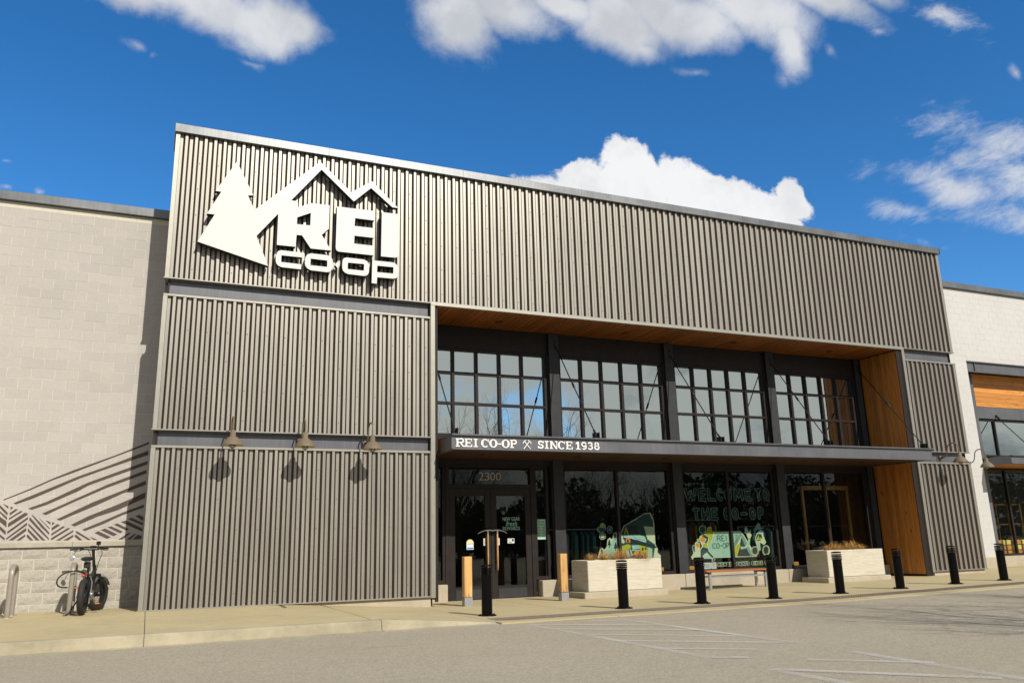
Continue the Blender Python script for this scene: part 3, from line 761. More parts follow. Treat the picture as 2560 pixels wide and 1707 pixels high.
DECAL_TENT = [
  ('tent', 'cream', [(13.364, 1.159), (14.204, 1.162), (14.299, 1.053), (14.656, 0.509), (13.338, 0.514), (13.108, 0.77)]),
  ('tent', 'mint', [(13.391, 1.125), (14.179, 1.125), (13.928, 0.838), (13.897, 0.751), (14.012, 0.531), (13.299, 0.53), (13.13, 0.769)]),
  ('tent', 'mint2', [(14.183, 1.12), (14.24, 1.077), (14.054, 0.836), (13.96, 0.749), (13.894, 0.663), (13.894, 0.751), (13.928, 0.838)]),
  ('tent', 'ink', [(14.2, 0.999), (14.493, 0.525), (14.022, 0.532), (14.114, 0.746)]),
  ('tent', 'lime', [(14.149, 0.867), (14.15, 0.789), (14.021, 0.544), (13.973, 0.559), (13.894, 0.663), (13.96, 0.749)]),
  ('tent', 'mint2', [(14.23, 1.077), (14.289, 1.031), (14.529, 0.529), (14.444, 0.53), (14.212, 0.977)]),
  ('waving_arm', 'mint', [(14.138, 0.767), (14.288, 0.775), (14.382, 0.851), (14.422, 0.95), (14.487, 0.955), (14.458, 0.826), (14.353, 0.729), (14.166, 0.702)]),
  ('waving_arm', 'cream', [(14.397, 1.097), (14.436, 1.186), (14.459, 1.118), (14.508, 1.187), (14.537, 1.167), (14.511, 1.094), (14.547, 1.06), (14.498, 0.982), (14.412, 0.984), (14.377, 1.074)]),
  ('waving_arm', 'lime', [(14.415, 0.984), (14.498, 0.985), (14.488, 0.951), (14.414, 0.95)]),
  ('waving_arm', 'blue', [(14.389, 1.277), (14.437, 1.197), (14.389, 1.097), (14.319, 1.109), (14.337, 1.221)]),
  ('cactus', 'cream', [(13.044, 1.11), (13.133, 1.174), (13.162, 1.267), (13.242, 1.304), (13.29, 1.27), (13.276, 1.16), (13.325, 1.179), (13.357, 1.154), (13.306, 0.995), (13.13, 0.769), (13.018, 0.979)]),
  ('cactus', 'lime', [(13.065, 1.109), (13.142, 1.163), (13.175, 1.256), (13.24, 1.288), (13.273, 1.26), (13.254, 1.128), (13.303, 1.166), (13.339, 1.153), (13.293, 1.004), (13.123, 0.783), (13.035, 0.99)]),
  ('runner', 'cream', [(13.104, 1.22), (13.089, 1.177), (13.057, 1.142), (13.012, 1.124), (12.965, 1.124), (12.925, 1.145), (12.899, 1.18), (12.893, 1.224), (12.907, 1.267), (12.94, 1.302), (12.984, 1.321), (13.032, 1.32), (13.072, 1.3), (13.098, 1.264)]),
  ('runner', 'teal', [(13.091, 1.219), (13.078, 1.181), (13.05, 1.151), (13.012, 1.134), (12.972, 1.135), (12.938, 1.152), (12.916, 1.183), (12.911, 1.221), (12.924, 1.259), (12.952, 1.289), (12.989, 1.306), (13.029, 1.305), (13.064, 1.288), (13.085, 1.257)]),
  ('runner', 'cream', [(12.91, 1.057), (12.989, 1.1), (13.187, 1.041), (13.176, 0.932), (13.112, 0.77), (13.312, 0.525), (13.329, 0.492), (13.258, 0.397), (13.219, 0.42), (13.214, 0.496), (12.876, 0.506), (12.876, 0.711), (12.947, 0.817), (12.903, 0.916), (12.817, 0.929), (12.812, 0.983), (12.885, 1.003)]),
  ('runner', 'teal', [(12.96, 1.078), (13.043, 1.093), (13.166, 1.031), (13.147, 0.944), (13.089, 0.874), (13.043, 0.891), (13.107, 0.988), (12.982, 1.034)]),
  ('runner', 'orange', [(12.93, 1.024), (12.985, 1.061), (13.063, 1.0), (13.054, 0.911), (12.937, 0.913)]),
  ('runner', 'mint2', [(12.834, 0.972), (12.904, 0.992), (12.922, 0.943), (12.844, 0.934)]),
  ('runner', 'lime', [(12.985, 0.854), (13.104, 0.89), (13.109, 0.775), (12.966, 0.801)]),
  ('runner', 'teal', [(12.895, 0.721), (12.972, 0.79), (13.12, 0.757), (13.14, 0.682), (13.289, 0.537), (13.232, 0.515), (13.08, 0.657), (12.973, 0.6), (12.931, 0.515), (12.873, 0.522)]),
  ('runner', 'teal', [(13.248, 0.5), (13.323, 0.523), (13.259, 0.408), (13.236, 0.422)]),
  ('pool', 'blue', [(12.961, 0.514), (12.99, 0.567), (13.075, 0.599), (13.154, 0.573), (13.208, 0.509)]),
  ('flowers', 'cream', [(12.594, 0.557), (12.668, 0.641), (12.644, 0.803), (12.695, 0.856), (12.732, 0.822), (12.74, 0.898), (12.796, 0.929), (12.893, 0.884), (12.884, 0.786), (12.893, 0.743), (12.877, 0.511), (12.69, 0.517), (12.621, 0.492)]),
  ('flowers', 'orange', [(12.764, 0.897), (12.876, 0.884), (12.864, 0.792), (12.808, 0.772), (12.761, 0.838)]),
  ('flowers', 'teal', [(12.666, 0.824), (12.727, 0.833), (12.718, 0.672), (12.691, 0.672), (12.655, 0.781)]),
  ('bird', 'mint2', [(14.605, 1.16), (14.724, 1.306), (14.775, 1.368), (14.852, 1.336), (14.855, 1.247), (14.986, 1.239), (14.855, 1.188), (14.738, 1.181), (14.624, 1.138)]),
  ('bird', 'teal', [(14.604, 1.127), (14.727, 1.147), (14.69, 1.001), (14.62, 0.868), (14.567, 0.959)]),
  ('cyclist', 'cream', [(14.726, 0.647), (14.706, 0.594), (14.665, 0.552), (14.609, 0.53), (14.55, 0.532), (14.501, 0.557), (14.469, 0.6), (14.463, 0.654), (14.482, 0.706), (14.524, 0.748), (14.579, 0.77), (14.638, 0.769), (14.688, 0.744), (14.719, 0.7)]),
  ('cyclist', 'ink', [(14.706, 0.65), (14.689, 0.603), (14.654, 0.567), (14.607, 0.548), (14.557, 0.549), (14.515, 0.571), (14.488, 0.609), (14.483, 0.655), (14.499, 0.701), (14.535, 0.738), (14.582, 0.757), (14.632, 0.756), (14.674, 0.734), (14.701, 0.696)]),
  ('cyclist', 'cream', [(14.692, 0.651), (14.677, 0.61), (14.646, 0.577), (14.605, 0.56), (14.562, 0.561), (14.525, 0.58), (14.502, 0.614), (14.497, 0.656), (14.512, 0.697), (14.543, 0.73), (14.584, 0.747), (14.627, 0.746), (14.664, 0.727), (14.687, 0.693)]),
  ('cyclist', 'ink', [(14.681, 0.654), (14.668, 0.616), (14.64, 0.587), (14.604, 0.571), (14.565, 0.572), (14.533, 0.589), (14.513, 0.62), (14.509, 0.658), (14.522, 0.695), (14.549, 0.725), (14.586, 0.741), (14.624, 0.74), (14.657, 0.722), (14.677, 0.691)]),
  ('cyclist', 'cream', [(15.086, 0.654), (15.066, 0.596), (15.025, 0.551), (14.972, 0.526), (14.916, 0.528), (14.87, 0.555), (14.841, 0.602), (14.836, 0.661), (14.856, 0.719), (14.896, 0.765), (14.949, 0.789), (15.005, 0.788), (15.052, 0.761), (15.081, 0.713)]),
  ('cyclist', 'ink', [(15.065, 0.657), (15.048, 0.606), (15.013, 0.565), (14.967, 0.544), (14.92, 0.545), (14.88, 0.569), (14.855, 0.611), (14.851, 0.663), (14.868, 0.714), (14.903, 0.754), (14.949, 0.776), (14.996, 0.775), (15.037, 0.751), (15.061, 0.709)]),
  ('cyclist', 'cream', [(15.054, 0.659), (15.039, 0.612), (15.007, 0.575), (14.966, 0.556), (14.924, 0.557), (14.888, 0.579), (14.866, 0.617), (14.863, 0.663), (14.878, 0.71), (14.909, 0.747), (14.95, 0.766), (14.993, 0.765), (15.029, 0.744), (15.05, 0.706)]),
  ('cyclist', 'ink', [(15.042, 0.66), (15.029, 0.617), (15.001, 0.584), (14.965, 0.566), (14.927, 0.567), (14.896, 0.587), (14.877, 0.621), (14.874, 0.664), (14.888, 0.707), (14.915, 0.74), (14.952, 0.759), (14.989, 0.758), (15.021, 0.738), (15.04, 0.703)]),
  ('cyclist', 'cream', [(14.644, 1.002), (14.73, 1.113), (14.826, 1.185), (14.923, 1.144), (14.917, 1.042), (14.989, 0.86), (14.908, 0.794), (14.786, 0.864), (14.776, 0.662), (14.704, 0.664), (14.642, 0.867)]),
  ('cyclist', 'teal', [(14.66, 0.99), (14.741, 1.09), (14.855, 1.066), (14.876, 0.981), (14.806, 0.909), (14.674, 0.895)]),
  ('cyclist', 'lime', [(14.676, 0.968), (14.765, 1.045), (14.77, 0.966), (14.846, 0.998), (14.839, 0.942), (14.676, 0.911)]),
  ('cyclist', 'blue', [(14.907, 1.121), (14.897, 1.101), (14.877, 1.085), (14.849, 1.076), (14.819, 1.077), (14.794, 1.086), (14.777, 1.103), (14.773, 1.124), (14.782, 1.144), (14.803, 1.16), (14.831, 1.169), (14.86, 1.169), (14.886, 1.159), (14.903, 1.142)]),
  ('cyclist', 'mint', [(14.682, 0.861), (14.772, 0.864), (14.765, 0.668), (14.716, 0.669)]),
  ('cyclist', 'ink', [(14.761, 0.775), (14.972, 0.837), (14.983, 0.815), (14.758, 0.64)]),
]
DECAL_CAMP = [
  ('hill', 'cream', [(9.932, 0.629), (10.001, 0.803), (10.06, 0.844), (10.126, 0.799), (10.193, 0.862), (10.22, 1.027), (10.288, 1.074), (10.344, 1.041), (10.37, 1.056), (10.39, 1.175), (10.456, 1.206), (10.518, 1.173), (10.483, 0.582), (9.93, 0.603)]),
  ('hill', 'mint', [(9.957, 0.629), (10.038, 0.695), (10.143, 0.772), (10.229, 0.84), (10.311, 0.929), (10.389, 1.013), (10.443, 1.06), (10.509, 1.097), (10.478, 0.584), (9.956, 0.606)]),
  ('hill', 'ink', [(10.443, 1.206), (10.467, 1.162), (10.455, 1.162), (10.481, 1.118), (10.461, 1.118), (10.492, 1.059), (10.446, 1.065), (10.442, 1.012), (10.419, 1.012), (10.423, 1.066), (10.377, 1.062), (10.415, 1.119), (10.395, 1.12), (10.426, 1.163), (10.415, 1.163)]),
  ('hill', 'ink', [(10.273, 1.037), (10.297, 0.993), (10.285, 0.993), (10.312, 0.949), (10.291, 0.95), (10.323, 0.891), (10.276, 0.897), (10.273, 0.844), (10.25, 0.844), (10.253, 0.897), (10.206, 0.894), (10.245, 0.951), (10.224, 0.951), (10.256, 0.994), (10.244, 0.994)]),
  ('hill', 'ink', [(10.055, 0.828), (10.076, 0.787), (10.066, 0.787), (10.09, 0.745), (10.071, 0.746), (10.099, 0.691), (10.058, 0.697), (10.055, 0.647), (10.034, 0.648), (10.037, 0.697), (9.994, 0.694), (10.029, 0.747), (10.011, 0.748), (10.039, 0.787), (10.029, 0.788)]),
  ('hill', 'ink', [(10.445, 0.969), (10.467, 0.922), (10.456, 0.922), (10.481, 0.876), (10.461, 0.876), (10.491, 0.814), (10.446, 0.821), (10.443, 0.765), (10.42, 0.765), (10.424, 0.821), (10.379, 0.817), (10.416, 0.877), (10.397, 0.878), (10.428, 0.923), (10.417, 0.923)]),
  ('hill', 'lime', [(10.121, 0.613), (10.17, 0.692), (10.215, 0.611)]),
  ('hill', 'lime', [(9.953, 0.618), (9.987, 0.67), (10.009, 0.617)]),
  ('jumping_cyclist', 'cream', [(10.185, 1.112), (10.174, 1.076), (10.146, 1.047), (10.108, 1.032), (10.067, 1.032), (10.03, 1.049), (10.006, 1.079), (9.999, 1.115), (10.01, 1.151), (10.038, 1.18), (10.076, 1.195), (10.118, 1.195), (10.154, 1.178), (10.178, 1.148)]),
  ('jumping_cyclist', 'ink', [(10.17, 1.112), (10.161, 1.081), (10.137, 1.057), (10.105, 1.044), (10.071, 1.045), (10.04, 1.059), (10.02, 1.084), (10.014, 1.115), (10.024, 1.146), (10.047, 1.17), (10.079, 1.183), (10.114, 1.182), (10.144, 1.168), (10.164, 1.143)]),
  ('jumping_cyclist', 'cream', [(10.148, 1.112), (10.141, 1.09), (10.124, 1.073), (10.101, 1.063), (10.077, 1.064), (10.055, 1.074), (10.041, 1.092), (10.037, 1.115), (10.044, 1.137), (10.06, 1.154), (10.083, 1.164), (10.107, 1.163), (10.129, 1.153), (10.143, 1.135)]),
  ('jumping_cyclist', 'mint2', [(10.379, 1.259), (10.369, 1.22), (10.345, 1.189), (10.312, 1.172), (10.277, 1.173), (10.247, 1.191), (10.227, 1.223), (10.221, 1.262), (10.232, 1.301), (10.255, 1.332), (10.288, 1.35), (10.323, 1.349), (10.354, 1.331), (10.374, 1.299)]),
  ('jumping_cyclist', 'ink', [(10.364, 1.26), (10.355, 1.227), (10.336, 1.201), (10.31, 1.187), (10.281, 1.187), (10.257, 1.202), (10.241, 1.229), (10.237, 1.262), (10.245, 1.294), (10.264, 1.321), (10.291, 1.335), (10.319, 1.334), (10.343, 1.319), (10.36, 1.293)]),
  ('jumping_cyclist', 'mint2', [(10.331, 1.26), (10.327, 1.243), (10.317, 1.23), (10.304, 1.223), (10.291, 1.223), (10.279, 1.231), (10.272, 1.244), (10.27, 1.261), (10.274, 1.278), (10.283, 1.291), (10.296, 1.299), (10.309, 1.299), (10.321, 1.291), (10.329, 1.277)]),
  ('jumping_cyclist', 'mint2', [(9.942, 1.301), (10.026, 1.343), (10.043, 1.407), (10.12, 1.428), (10.193, 1.373), (10.199, 1.275), (10.119, 1.201), (9.992, 1.193), (9.945, 1.247)]),
  ('jumping_cyclist', 'teal', [(9.973, 1.29), (10.05, 1.321), (10.175, 1.286), (10.171, 1.222), (10.031, 1.213)]),
  ('jumping_cyclist', 'lime', [(10.035, 1.321), (10.06, 1.385), (10.119, 1.415), (10.168, 1.384), (10.115, 1.341), (10.075, 1.31)]),
  ('camp_scene', 'cream', [(10.594, 1.16), (10.691, 1.344), (11.082, 1.526), (11.289, 1.635), (11.477, 1.656), (11.57, 1.476), (11.57, 1.276), (11.57, 0.889), (11.628, 0.778), (11.614, 0.691), (11.702, 0.623), (11.697, 0.563), (10.562, 0.574)]),
  ('camp_scene', 'teal', [(10.607, 1.149), (10.703, 1.333), (11.094, 1.515), (11.287, 1.618), (11.448, 1.633), (11.543, 1.476), (11.543, 1.31), (11.265, 1.325), (11.348, 1.015), (11.563, 0.879), (11.485, 0.569), (10.569, 0.581)]),
  ('camp_scene', 'ink', [(10.807, 1.342), (11.082, 1.349), (11.08, 1.13), (10.832, 1.134)]),
  ('camp_scene', 'mint', [(10.855, 1.132), (11.118, 1.124), (11.273, 1.082), (11.318, 0.972), (11.137, 1.017), (10.919, 1.076)]),
  ('camp_scene', 'blue', [(10.675, 1.115), (10.855, 1.125), (10.956, 1.056), (11.136, 1.008), (11.305, 0.972), (11.302, 0.937), (11.069, 0.986), (10.878, 1.044), (10.672, 1.07)]),
  ('camp_scene', 'lime', [(10.683, 1.135), (10.754, 1.321), (10.825, 1.132), (10.786, 1.133), (10.749, 1.254), (10.713, 1.134)]),
  ('camp_scene', 'orange', [(10.723, 0.957), (10.734, 1.028), (10.773, 1.105), (10.795, 1.048), (10.822, 1.061), (10.857, 0.992), (10.847, 0.947)]),
  ('camp_scene', 'ink', [(10.814, 0.988), (10.81, 0.973), (10.801, 0.961), (10.789, 0.955), (10.777, 0.955), (10.766, 0.962), (10.759, 0.974), (10.757, 0.989), (10.761, 1.004), (10.77, 1.016), (10.781, 1.022), (10.794, 1.022), (10.805, 1.015), (10.812, 1.003)]),
  ('camp_scene', 'cream', [(10.602, 1.139), (10.649, 1.116), (10.657, 1.029), (10.699, 0.985), (10.676, 0.931), (10.593, 0.944)]),
  ('camp_scene', 'ink', [(10.863, 1.025), (11.044, 1.008), (11.602, 0.834), (11.586, 0.799), (11.388, 0.848), (11.101, 0.887), (10.856, 0.927)]),
  ('camp_scene', 'lime', [(10.588, 0.866), (10.778, 0.912), (10.875, 0.873), (10.837, 0.796), (10.665, 0.768), (10.581, 0.77)]),
  ('camp_scene', 'mint', [(10.6, 0.758), (10.859, 0.786), (10.904, 0.643), (10.588, 0.587)]),
  ('camp_scene', 'ink', [(10.677, 0.759), (10.716, 0.763), (10.737, 0.606), (10.705, 0.602)]),
  ('camp_scene', 'ink', [(10.788, 0.777), (10.823, 0.782), (10.85, 0.646), (10.82, 0.636)]),
  ('camp_scene', 'mint', [(10.886, 0.883), (11.088, 0.884), (11.114, 0.791), (10.892, 0.786)]),
  ('camp_scene', 'blue', [(10.887, 0.78), (11.196, 0.756), (11.195, 0.743), (10.889, 0.753)]),
  ('camp_scene', 'orange', [(10.892, 0.661), (10.973, 0.746), (11.097, 0.742), (11.02, 0.639)]),
  ('camp_scene', 'lime', [(11.094, 0.883), (11.333, 0.827), (11.314, 0.573), (11.137, 0.578)]),
  ('camp_scene', 'mint', [(11.34, 0.827), (11.463, 0.791), (11.445, 0.569), (11.32, 0.572)]),
  ('camp_scene', 'ink', [(11.164, 0.82), (11.214, 0.819), (11.209, 0.75), (11.159, 0.752)]),
  ('camp_scene', 'ink', [(11.254, 0.826), (11.3, 0.824), (11.295, 0.762), (11.249, 0.764)]),
  ('camp_scene', 'ink', [(11.174, 0.711), (11.222, 0.71), (11.215, 0.625), (11.168, 0.627)]),
  ('camp_scene', 'ink', [(11.245, 0.709), (11.291, 0.708), (11.284, 0.621), (11.239, 0.623)]),
  ('camp_scene', 'ink', [(11.355, 0.769), (11.408, 0.767), (11.403, 0.702), (11.35, 0.703)]),
  ('camp_scene', 'ink', [(11.358, 0.665), (11.41, 0.663), (11.404, 0.577), (11.351, 0.578)]),
  ('hiker', 'mint2', [(11.094, 1.515), (11.178, 1.571), (11.281, 1.535), (11.371, 1.412), (11.32, 1.344), (11.095, 1.336)]),
  ('hiker', 'lime', [(11.096, 1.504), (11.171, 1.567), (11.269, 1.552), (11.281, 1.358), (11.095, 1.338)]),
  ('hiker', 'teal', [(11.135, 1.492), (11.182, 1.536), (11.247, 1.524), (11.254, 1.38), (11.13, 1.371)]),
  ('hiker', 'mint2', [(11.172, 1.492), (11.226, 1.513), (11.273, 1.424), (11.366, 1.434), (11.356, 1.379), (11.229, 1.369)]),
  ('camp_scene', 'cream', [(11.281, 1.322), (11.376, 1.384), (11.537, 1.31), (11.558, 0.901), (11.394, 0.896), (11.387, 1.014), (11.331, 1.145)]),
  ('hiker', 'orange', [(11.081, 1.239), (11.129, 1.272), (11.325, 1.236), (11.318, 1.147), (11.21, 1.114), (11.131, 1.118)]),
  ('hiker', 'ink', [(11.187, 1.254), (11.22, 1.25), (11.238, 1.138), (11.211, 1.127)]),
  ('hiker', 'mint', [(11.13, 1.105), (11.21, 1.114), (11.221, 1.092), (11.15, 0.986), (11.108, 0.987)]),
  ('hiker', 'mint', [(11.238, 1.103), (11.33, 1.136), (11.401, 0.992), (11.382, 0.913), (11.314, 0.926)]),
  ('camp_scene', 'orange', [(11.4, 1.091), (11.464, 1.145), (11.52, 1.142), (11.515, 1.089), (11.454, 1.024)]),
  ('camp_scene', 'lime', [(11.474, 0.935), (11.506, 1.006), (11.525, 0.989), (11.5, 0.924)]),
  ('camp_scene', 'ink', [(11.536, 0.627), (11.592, 0.659), (11.656, 0.635), (11.66, 0.602), (11.553, 0.594)]),
]

# ------------------------------------------------------------------ ground
def gz(x):
    return -0.2 + 0.0105 * min(max(x - 12.0, 0.0), 30.0)

def sz(x, y):
    hl = -0.05 + 0.05 * (y + 3.85) / 3.85 if y < 0 else 0.012 * y
    x0 = 2.4 + 1.0 * max(0.0, min(1.0, -y / 3.85))
    x1 = 5.2
    t = max(0.0, min(1.0, (x - x0) / (x1 - x0)))
    return hl * (1 - t) + (gz(x) + 0.012) * t

def sheet(xs, ys, zf, mb=None, mi=0, smooth=True):
    mb = mb or MB()
    nx, ny = len(xs), len(ys)
    vv = [(x, y, zf(x, y)) for y in ys for x in xs]
    ff = [(j * nx + i, j * nx + i + 1, (j + 1) * nx + i + 1, (j + 1) * nx + i) for j in range(ny - 1) for i in range(nx - 1)]
    return mb.add(vv, ff, mi, smooth)

road = sheet([-900, -60, 0, 6, 12, 18, 24, 30, 36, 42, 80, 900], [-900, -120, -40, -16, -4.1, 0, 40, 200, 900], lambda x, y: gz(x)).build('road', M['asphalt'])
tag(road, 'light grey weathered asphalt parking drive', None, None, 'structure')

LINES = [((5.36, -4.62), (5.36, -9.0)), ((6.87, -4.62), (6.87, -8.55)),
         ((5.36, -4.64), (6.87, -5.80)), ((5.36, -5.40), (6.87, -6.72)), ((5.36, -6.20), (6.87, -7.62)),
         ((5.36, -7.13), (6.87, -8.50)), ((5.36, -8.05), (6.15, -8.72)), ((5.36, -8.97), (5.66, -9.17)),
         ((6.33, -4.56), (6.87, -5.00)), ((6.80, -9.37), (6.60, -11.4)), ((6.02, -9.60), (6.80, -10.40)),
         ((5.33, -9.90), (6.50, -11.28)), ((5.33, -9.90), (5.33, -12.2)), ((5.33, -10.9), (6.40, -12.2))]
for i, ((ax, ay), (bx, by)) in enumerate(LINES):
    d = Vector((bx - ax, by - ay)).normalized(); n = Vector((-d.y, d.x)) * 0.06
    z = -0.2 + 0.004 + 0.0012 * (i % 4)
    mb = MB(); k = 8
    for j in range(k):
        a = Vector((ax, ay)).lerp(Vector((bx, by)), j / k); b = Vector((ax, ay)).lerp(Vector((bx, by)), (j + 1) / k)
        mb.add([(a.x - n.x, a.y - n.y, z), (b.x - n.x, b.y - n.y, z), (b.x + n.x, b.y + n.y, z), (a.x + n.x, a.y + n.y, z)], [(0, 1, 2, 3)])
    mb.build('painted_line', M['paint'], road)

walk = empty('sidewalk', (0, 0, 0)); tag(walk, 'buff concrete sidewalk in front of the shops', None, None, 'structure')
XS = [-60, -30, -18, -11, -7.2, -3.55, 0.12, 3.15, 5.06, 7.1, 9.6, 12.1, 14.6, 17.1, 19.6, 22.1, 25, 28, 32, 42]
def frange(a, b, n): return [a + (b - a) * i / n for i in range(n + 1)]
for a, b in zip(XS, XS[1:]):
    y0 = -3.85 if b <= 5.1 else -4.2
    g = 0.006
    mb = sheet(frange(a + g, b - g, 6), [y0, -2.6, -1.3, 0, 0.6, 1.3, 3.2], sz)
    # visible joint depth
    for x in (a + g, b - g):
        for p, q in ((y0, -1.3), (-1.3, 1.3)):
            mb.add([(x, p, sz(x, p)), (x, q, sz(x, q)), (x, q, sz(x, q) - 0.03), (x, p, sz(x, p) - 0.03)], [(0, 1, 2, 3)])
    if y0 < -4: mb.add([(a + g, y0, sz(a, y0)), (b - g, y0, sz(b, y0)), (b - g, y0, sz(b, y0) - .03), (a + g, y0, sz(a, y0) - .03)], [(0, 1, 2, 3)])
    mb.build('slab', M['walk'], walk)
sheet([-60, 0, 2.4, 3.4, 5.2, 12, 42], [-3.86, -1.3, 0, 1.3], lambda x, y: sz(x, y) - 0.007 if x < 5.2 else sz(x, y) - 0.007).build('joint_bed', M['joint'], walk)

kerb = MB()
KX = frange(-60, -6, 6) + frange(-4, 5.06, 16)
prof = []
for x in KX:
    zt = sz(x, -3.85)
    r = gz(x) + 0.003
    h = max(zt - r, 0.004)
    prof.append([(x, -3.845, zt + .001), (x, -3.955, zt - 0.004), (x, -3.985, zt - min(0.022, h * .4)), (x, -4.00, r + 0.4 * h), (x, -4.015, r + 0.003), (x, -4.13, r), (x, -4.13, r - .02)])
np_ = len(prof[0])
kerb.add([p for row in prof for p in row], [(i * np_ + j, (i + 1) * np_ + j, (i + 1) * np_ + j + 1, i * np_ + j + 1) for i in range(len(prof) - 1) for j in range(np_ - 1)], 0, False)
ko = kerb.build('kerb', M['kerb']); tag(ko, 'rounded concrete kerb with gutter along the left sidewalk', None, None, 'structure')

for x in (-8.9, -5.9, -2.85, 0.12, 3.27):
    zt = sz(x, -3.85); r = gz(x) + .003; h = zt - r
    pr_ = [(-3.85, zt + .003), (-3.955, zt - .0025), (-3.987, zt - min(.021, h * .4)), (-4.003, r + .4 * h), (-4.018, r + .0045), (-4.128, r + .0015)]
    MB().add([(x + s * .005, y, z) for y, z in pr_ for s in (-1, 1)], [(2 * i, 2 * i + 1, 2 * i + 3, 2 * i + 2) for i in range(5)]).build('kerb_joint', M['joint'], ko)
strip = empty('tactile_strip', (5.2, -3.5, -0.19)); tag(strip, 'brown tactile paving strip in front of the bollards', None, None, 'structure')
dome = MB(); 
x = 5.16
while x < 27:
    mb = sheet(frange(x + .003, x + .607, 2), [-3.76, -3.30], lambda a, b: sz(a, b) + 0.005)
    mb.build('paver', M['tactile'], strip)
    x += .61
nd = 0
x = 5.22
while x < 27:
    y = -3.73
    while y < -3.32:
        z = sz(x, y) + 0.0048
        dome.lathe([(0.021, 0), (0.013, 0.008), (0.0005, 0.0085)], (x, y, z), 6, smooth=False)
        y += 0.061
    x += 0.061
tag(dome.build('domes', M['tactile'], strip), kind='stuff')

# ------------------------------------------------------------------ the metal clad store
store = thing('store_building', 'tall store block clad in ribbed champagne metal with recessed glazed entrance', 'building', (10.6, 0, -0.2))
PITCH, CEN = 0.1825, 0.0205
DEP = 0.045
def rib_profile(xa, xb):
    """(x, y) points of the folded sheet between xa and xb"""
    k = math.floor((xa - CEN) / PITCH) - 1
    pts = []
    while CEN + k * PITCH < xb + PITCH:
        c = CEN + k * PITCH
        pts += [(c - .0255, 0.0), (c + .0255, 0.0), (c + .0615, DEP), (c + .118, DEP)]
        k += 1
    out = []
    for (x0, y0), (x1, y1) in zip(pts, pts[1:]):
        if x1 <= xa or x0 >= xb: continue
        if x0 < xa: y0 = y0 + (y1 - y0) * (xa - x0) / (x1 - x0); x0 = xa
        if x1 > xb: y1 = y0 + (y1 - y0) * (xb - x0) / (x1 - x0); x1 = xb
        if not out: out.append((x0, y0))
        out.append((x1, y1))
    return out
def clad(xa, xb, z0, z1, step=5):
    w = PITCH * step; first = CEN + math.ceil((xa - CEN) / w) * w
    cuts = [xa] + [first + i * w for i in range(60) if xa + 0.02 < first + i * w < xb - 0.02] + [xb]
    for i, (a, b) in enumerate(zip(cuts, cuts[1:])):
        p = rib_profile(a, b + (0.006 if b < xb else 0))
        dy = random.uniform(-0.0006, 0.0006) + (0.0007 if i % 2 else -0.0007)
        zs = frange(z0, z1, 4)
        mb = MB(); n = len(p)
        vv = [(x, y + dy + 0.0012 * math.sin(x * 3.1 + z * 2.3), z) for z in zs for x, y in p]
        ff = [(j * n + q, j * n + q + 1, (j + 1) * n + q + 1, (j + 1) * n + q) for j in range(4) for q in range(n - 1)]
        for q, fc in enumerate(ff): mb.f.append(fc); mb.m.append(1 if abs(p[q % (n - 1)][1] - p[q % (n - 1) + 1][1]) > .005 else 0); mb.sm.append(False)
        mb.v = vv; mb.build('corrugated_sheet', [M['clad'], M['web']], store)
ZP = [(0.02, 2.84), (3.18, 5.72), (6.085, 9.12)]
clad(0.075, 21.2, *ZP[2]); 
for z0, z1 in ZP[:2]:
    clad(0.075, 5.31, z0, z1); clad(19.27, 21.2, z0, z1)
# screws in rows on every second pan
sc = MB()
def screws(xa, xb, z0, z1):
    k = math.ceil((xa + .1 - CEN) / PITCH); 
    while CEN + k * PITCH + .085 < xb - .05:
        if k % 2 == 0:
            x = CEN + k * PITCH + .085; z = z0 + .22
            while z < z1 - .1:
                if random.random() < .93:
                    sc.lathe([(0.0125, 0.0), (0.0105, -0.004), (0.0005, -0.006)], (x + random.uniform(-.006, .006), DEP - 0.0022, z + random.uniform(-.01, .01)), 6, 'y', smooth=False)
                z += .56
        k += 1
screws(0, 21.2, *ZP[2])
for z0, z1 in ZP[:2]: screws(0, 5.31, z0, z1); screws(19.27, 21.2, z0, z1)
tag(sc.build('screws', M['rust'], store), kind='stuff')
# trims
for z0, z1 in ZP:
    MB().box(0.0, 0.077, -0.006, 0.16, z0, z1).build('corner_trim', M['trim'], store)
    MB().box(21.17, 21.27, -0.006, 0.16, z0, z1).build('corner_trim', M['trim'], store)
def flash(x0, x1, z, up):
    # drip flashing under a field, or cap over one
    if up: MB().bbox(x0, x1, -0.012, 0.12, z, z + 0.045, 0.004).build('flashing', M['trim'], store)
    else: MB().bbox(x0 - .02 if x0 < 1 else x0, x1, -0.028, 0.12, z - 0.024, z, 0.004).build('flashing', M['trim'], store)
for xa, xb in ((0.0, 5.30), (19.275, 21.29)):
    flash(xa, xb, 6.085, False); flash(xa, xb, 5.718, True)
    flash(xa, xb, 3.18, False); flash(xa, xb, 2.838, True)
    flash(xa, xb, 0.02, False)
for xa, xb in ((0.10, 5.28), (19.29, 21.15)):
    for z0, z1 in ((5.764, 6.058), (2.884, 3.153)):
        mb = MB(); mb.box(xa, xb, 0.10, 0.13, z0, z1); mb.box(xa, xb, 0.03, 0.10, z1 - .018, z1); mb.box(xa, xb, 0.03, 0.10, z0, z0 + .014)
        mb.build('steel_channel', M['channel'], store)
        MB().box(xa - .03, xa - .002, 0.06, 0.14, z0, z1).build('channel_end', M['dark'], store)
        MB().box(xb + .002, xb + .03, 0.06, 0.14, z0, z1).build('channel_end', M['dark'], store)
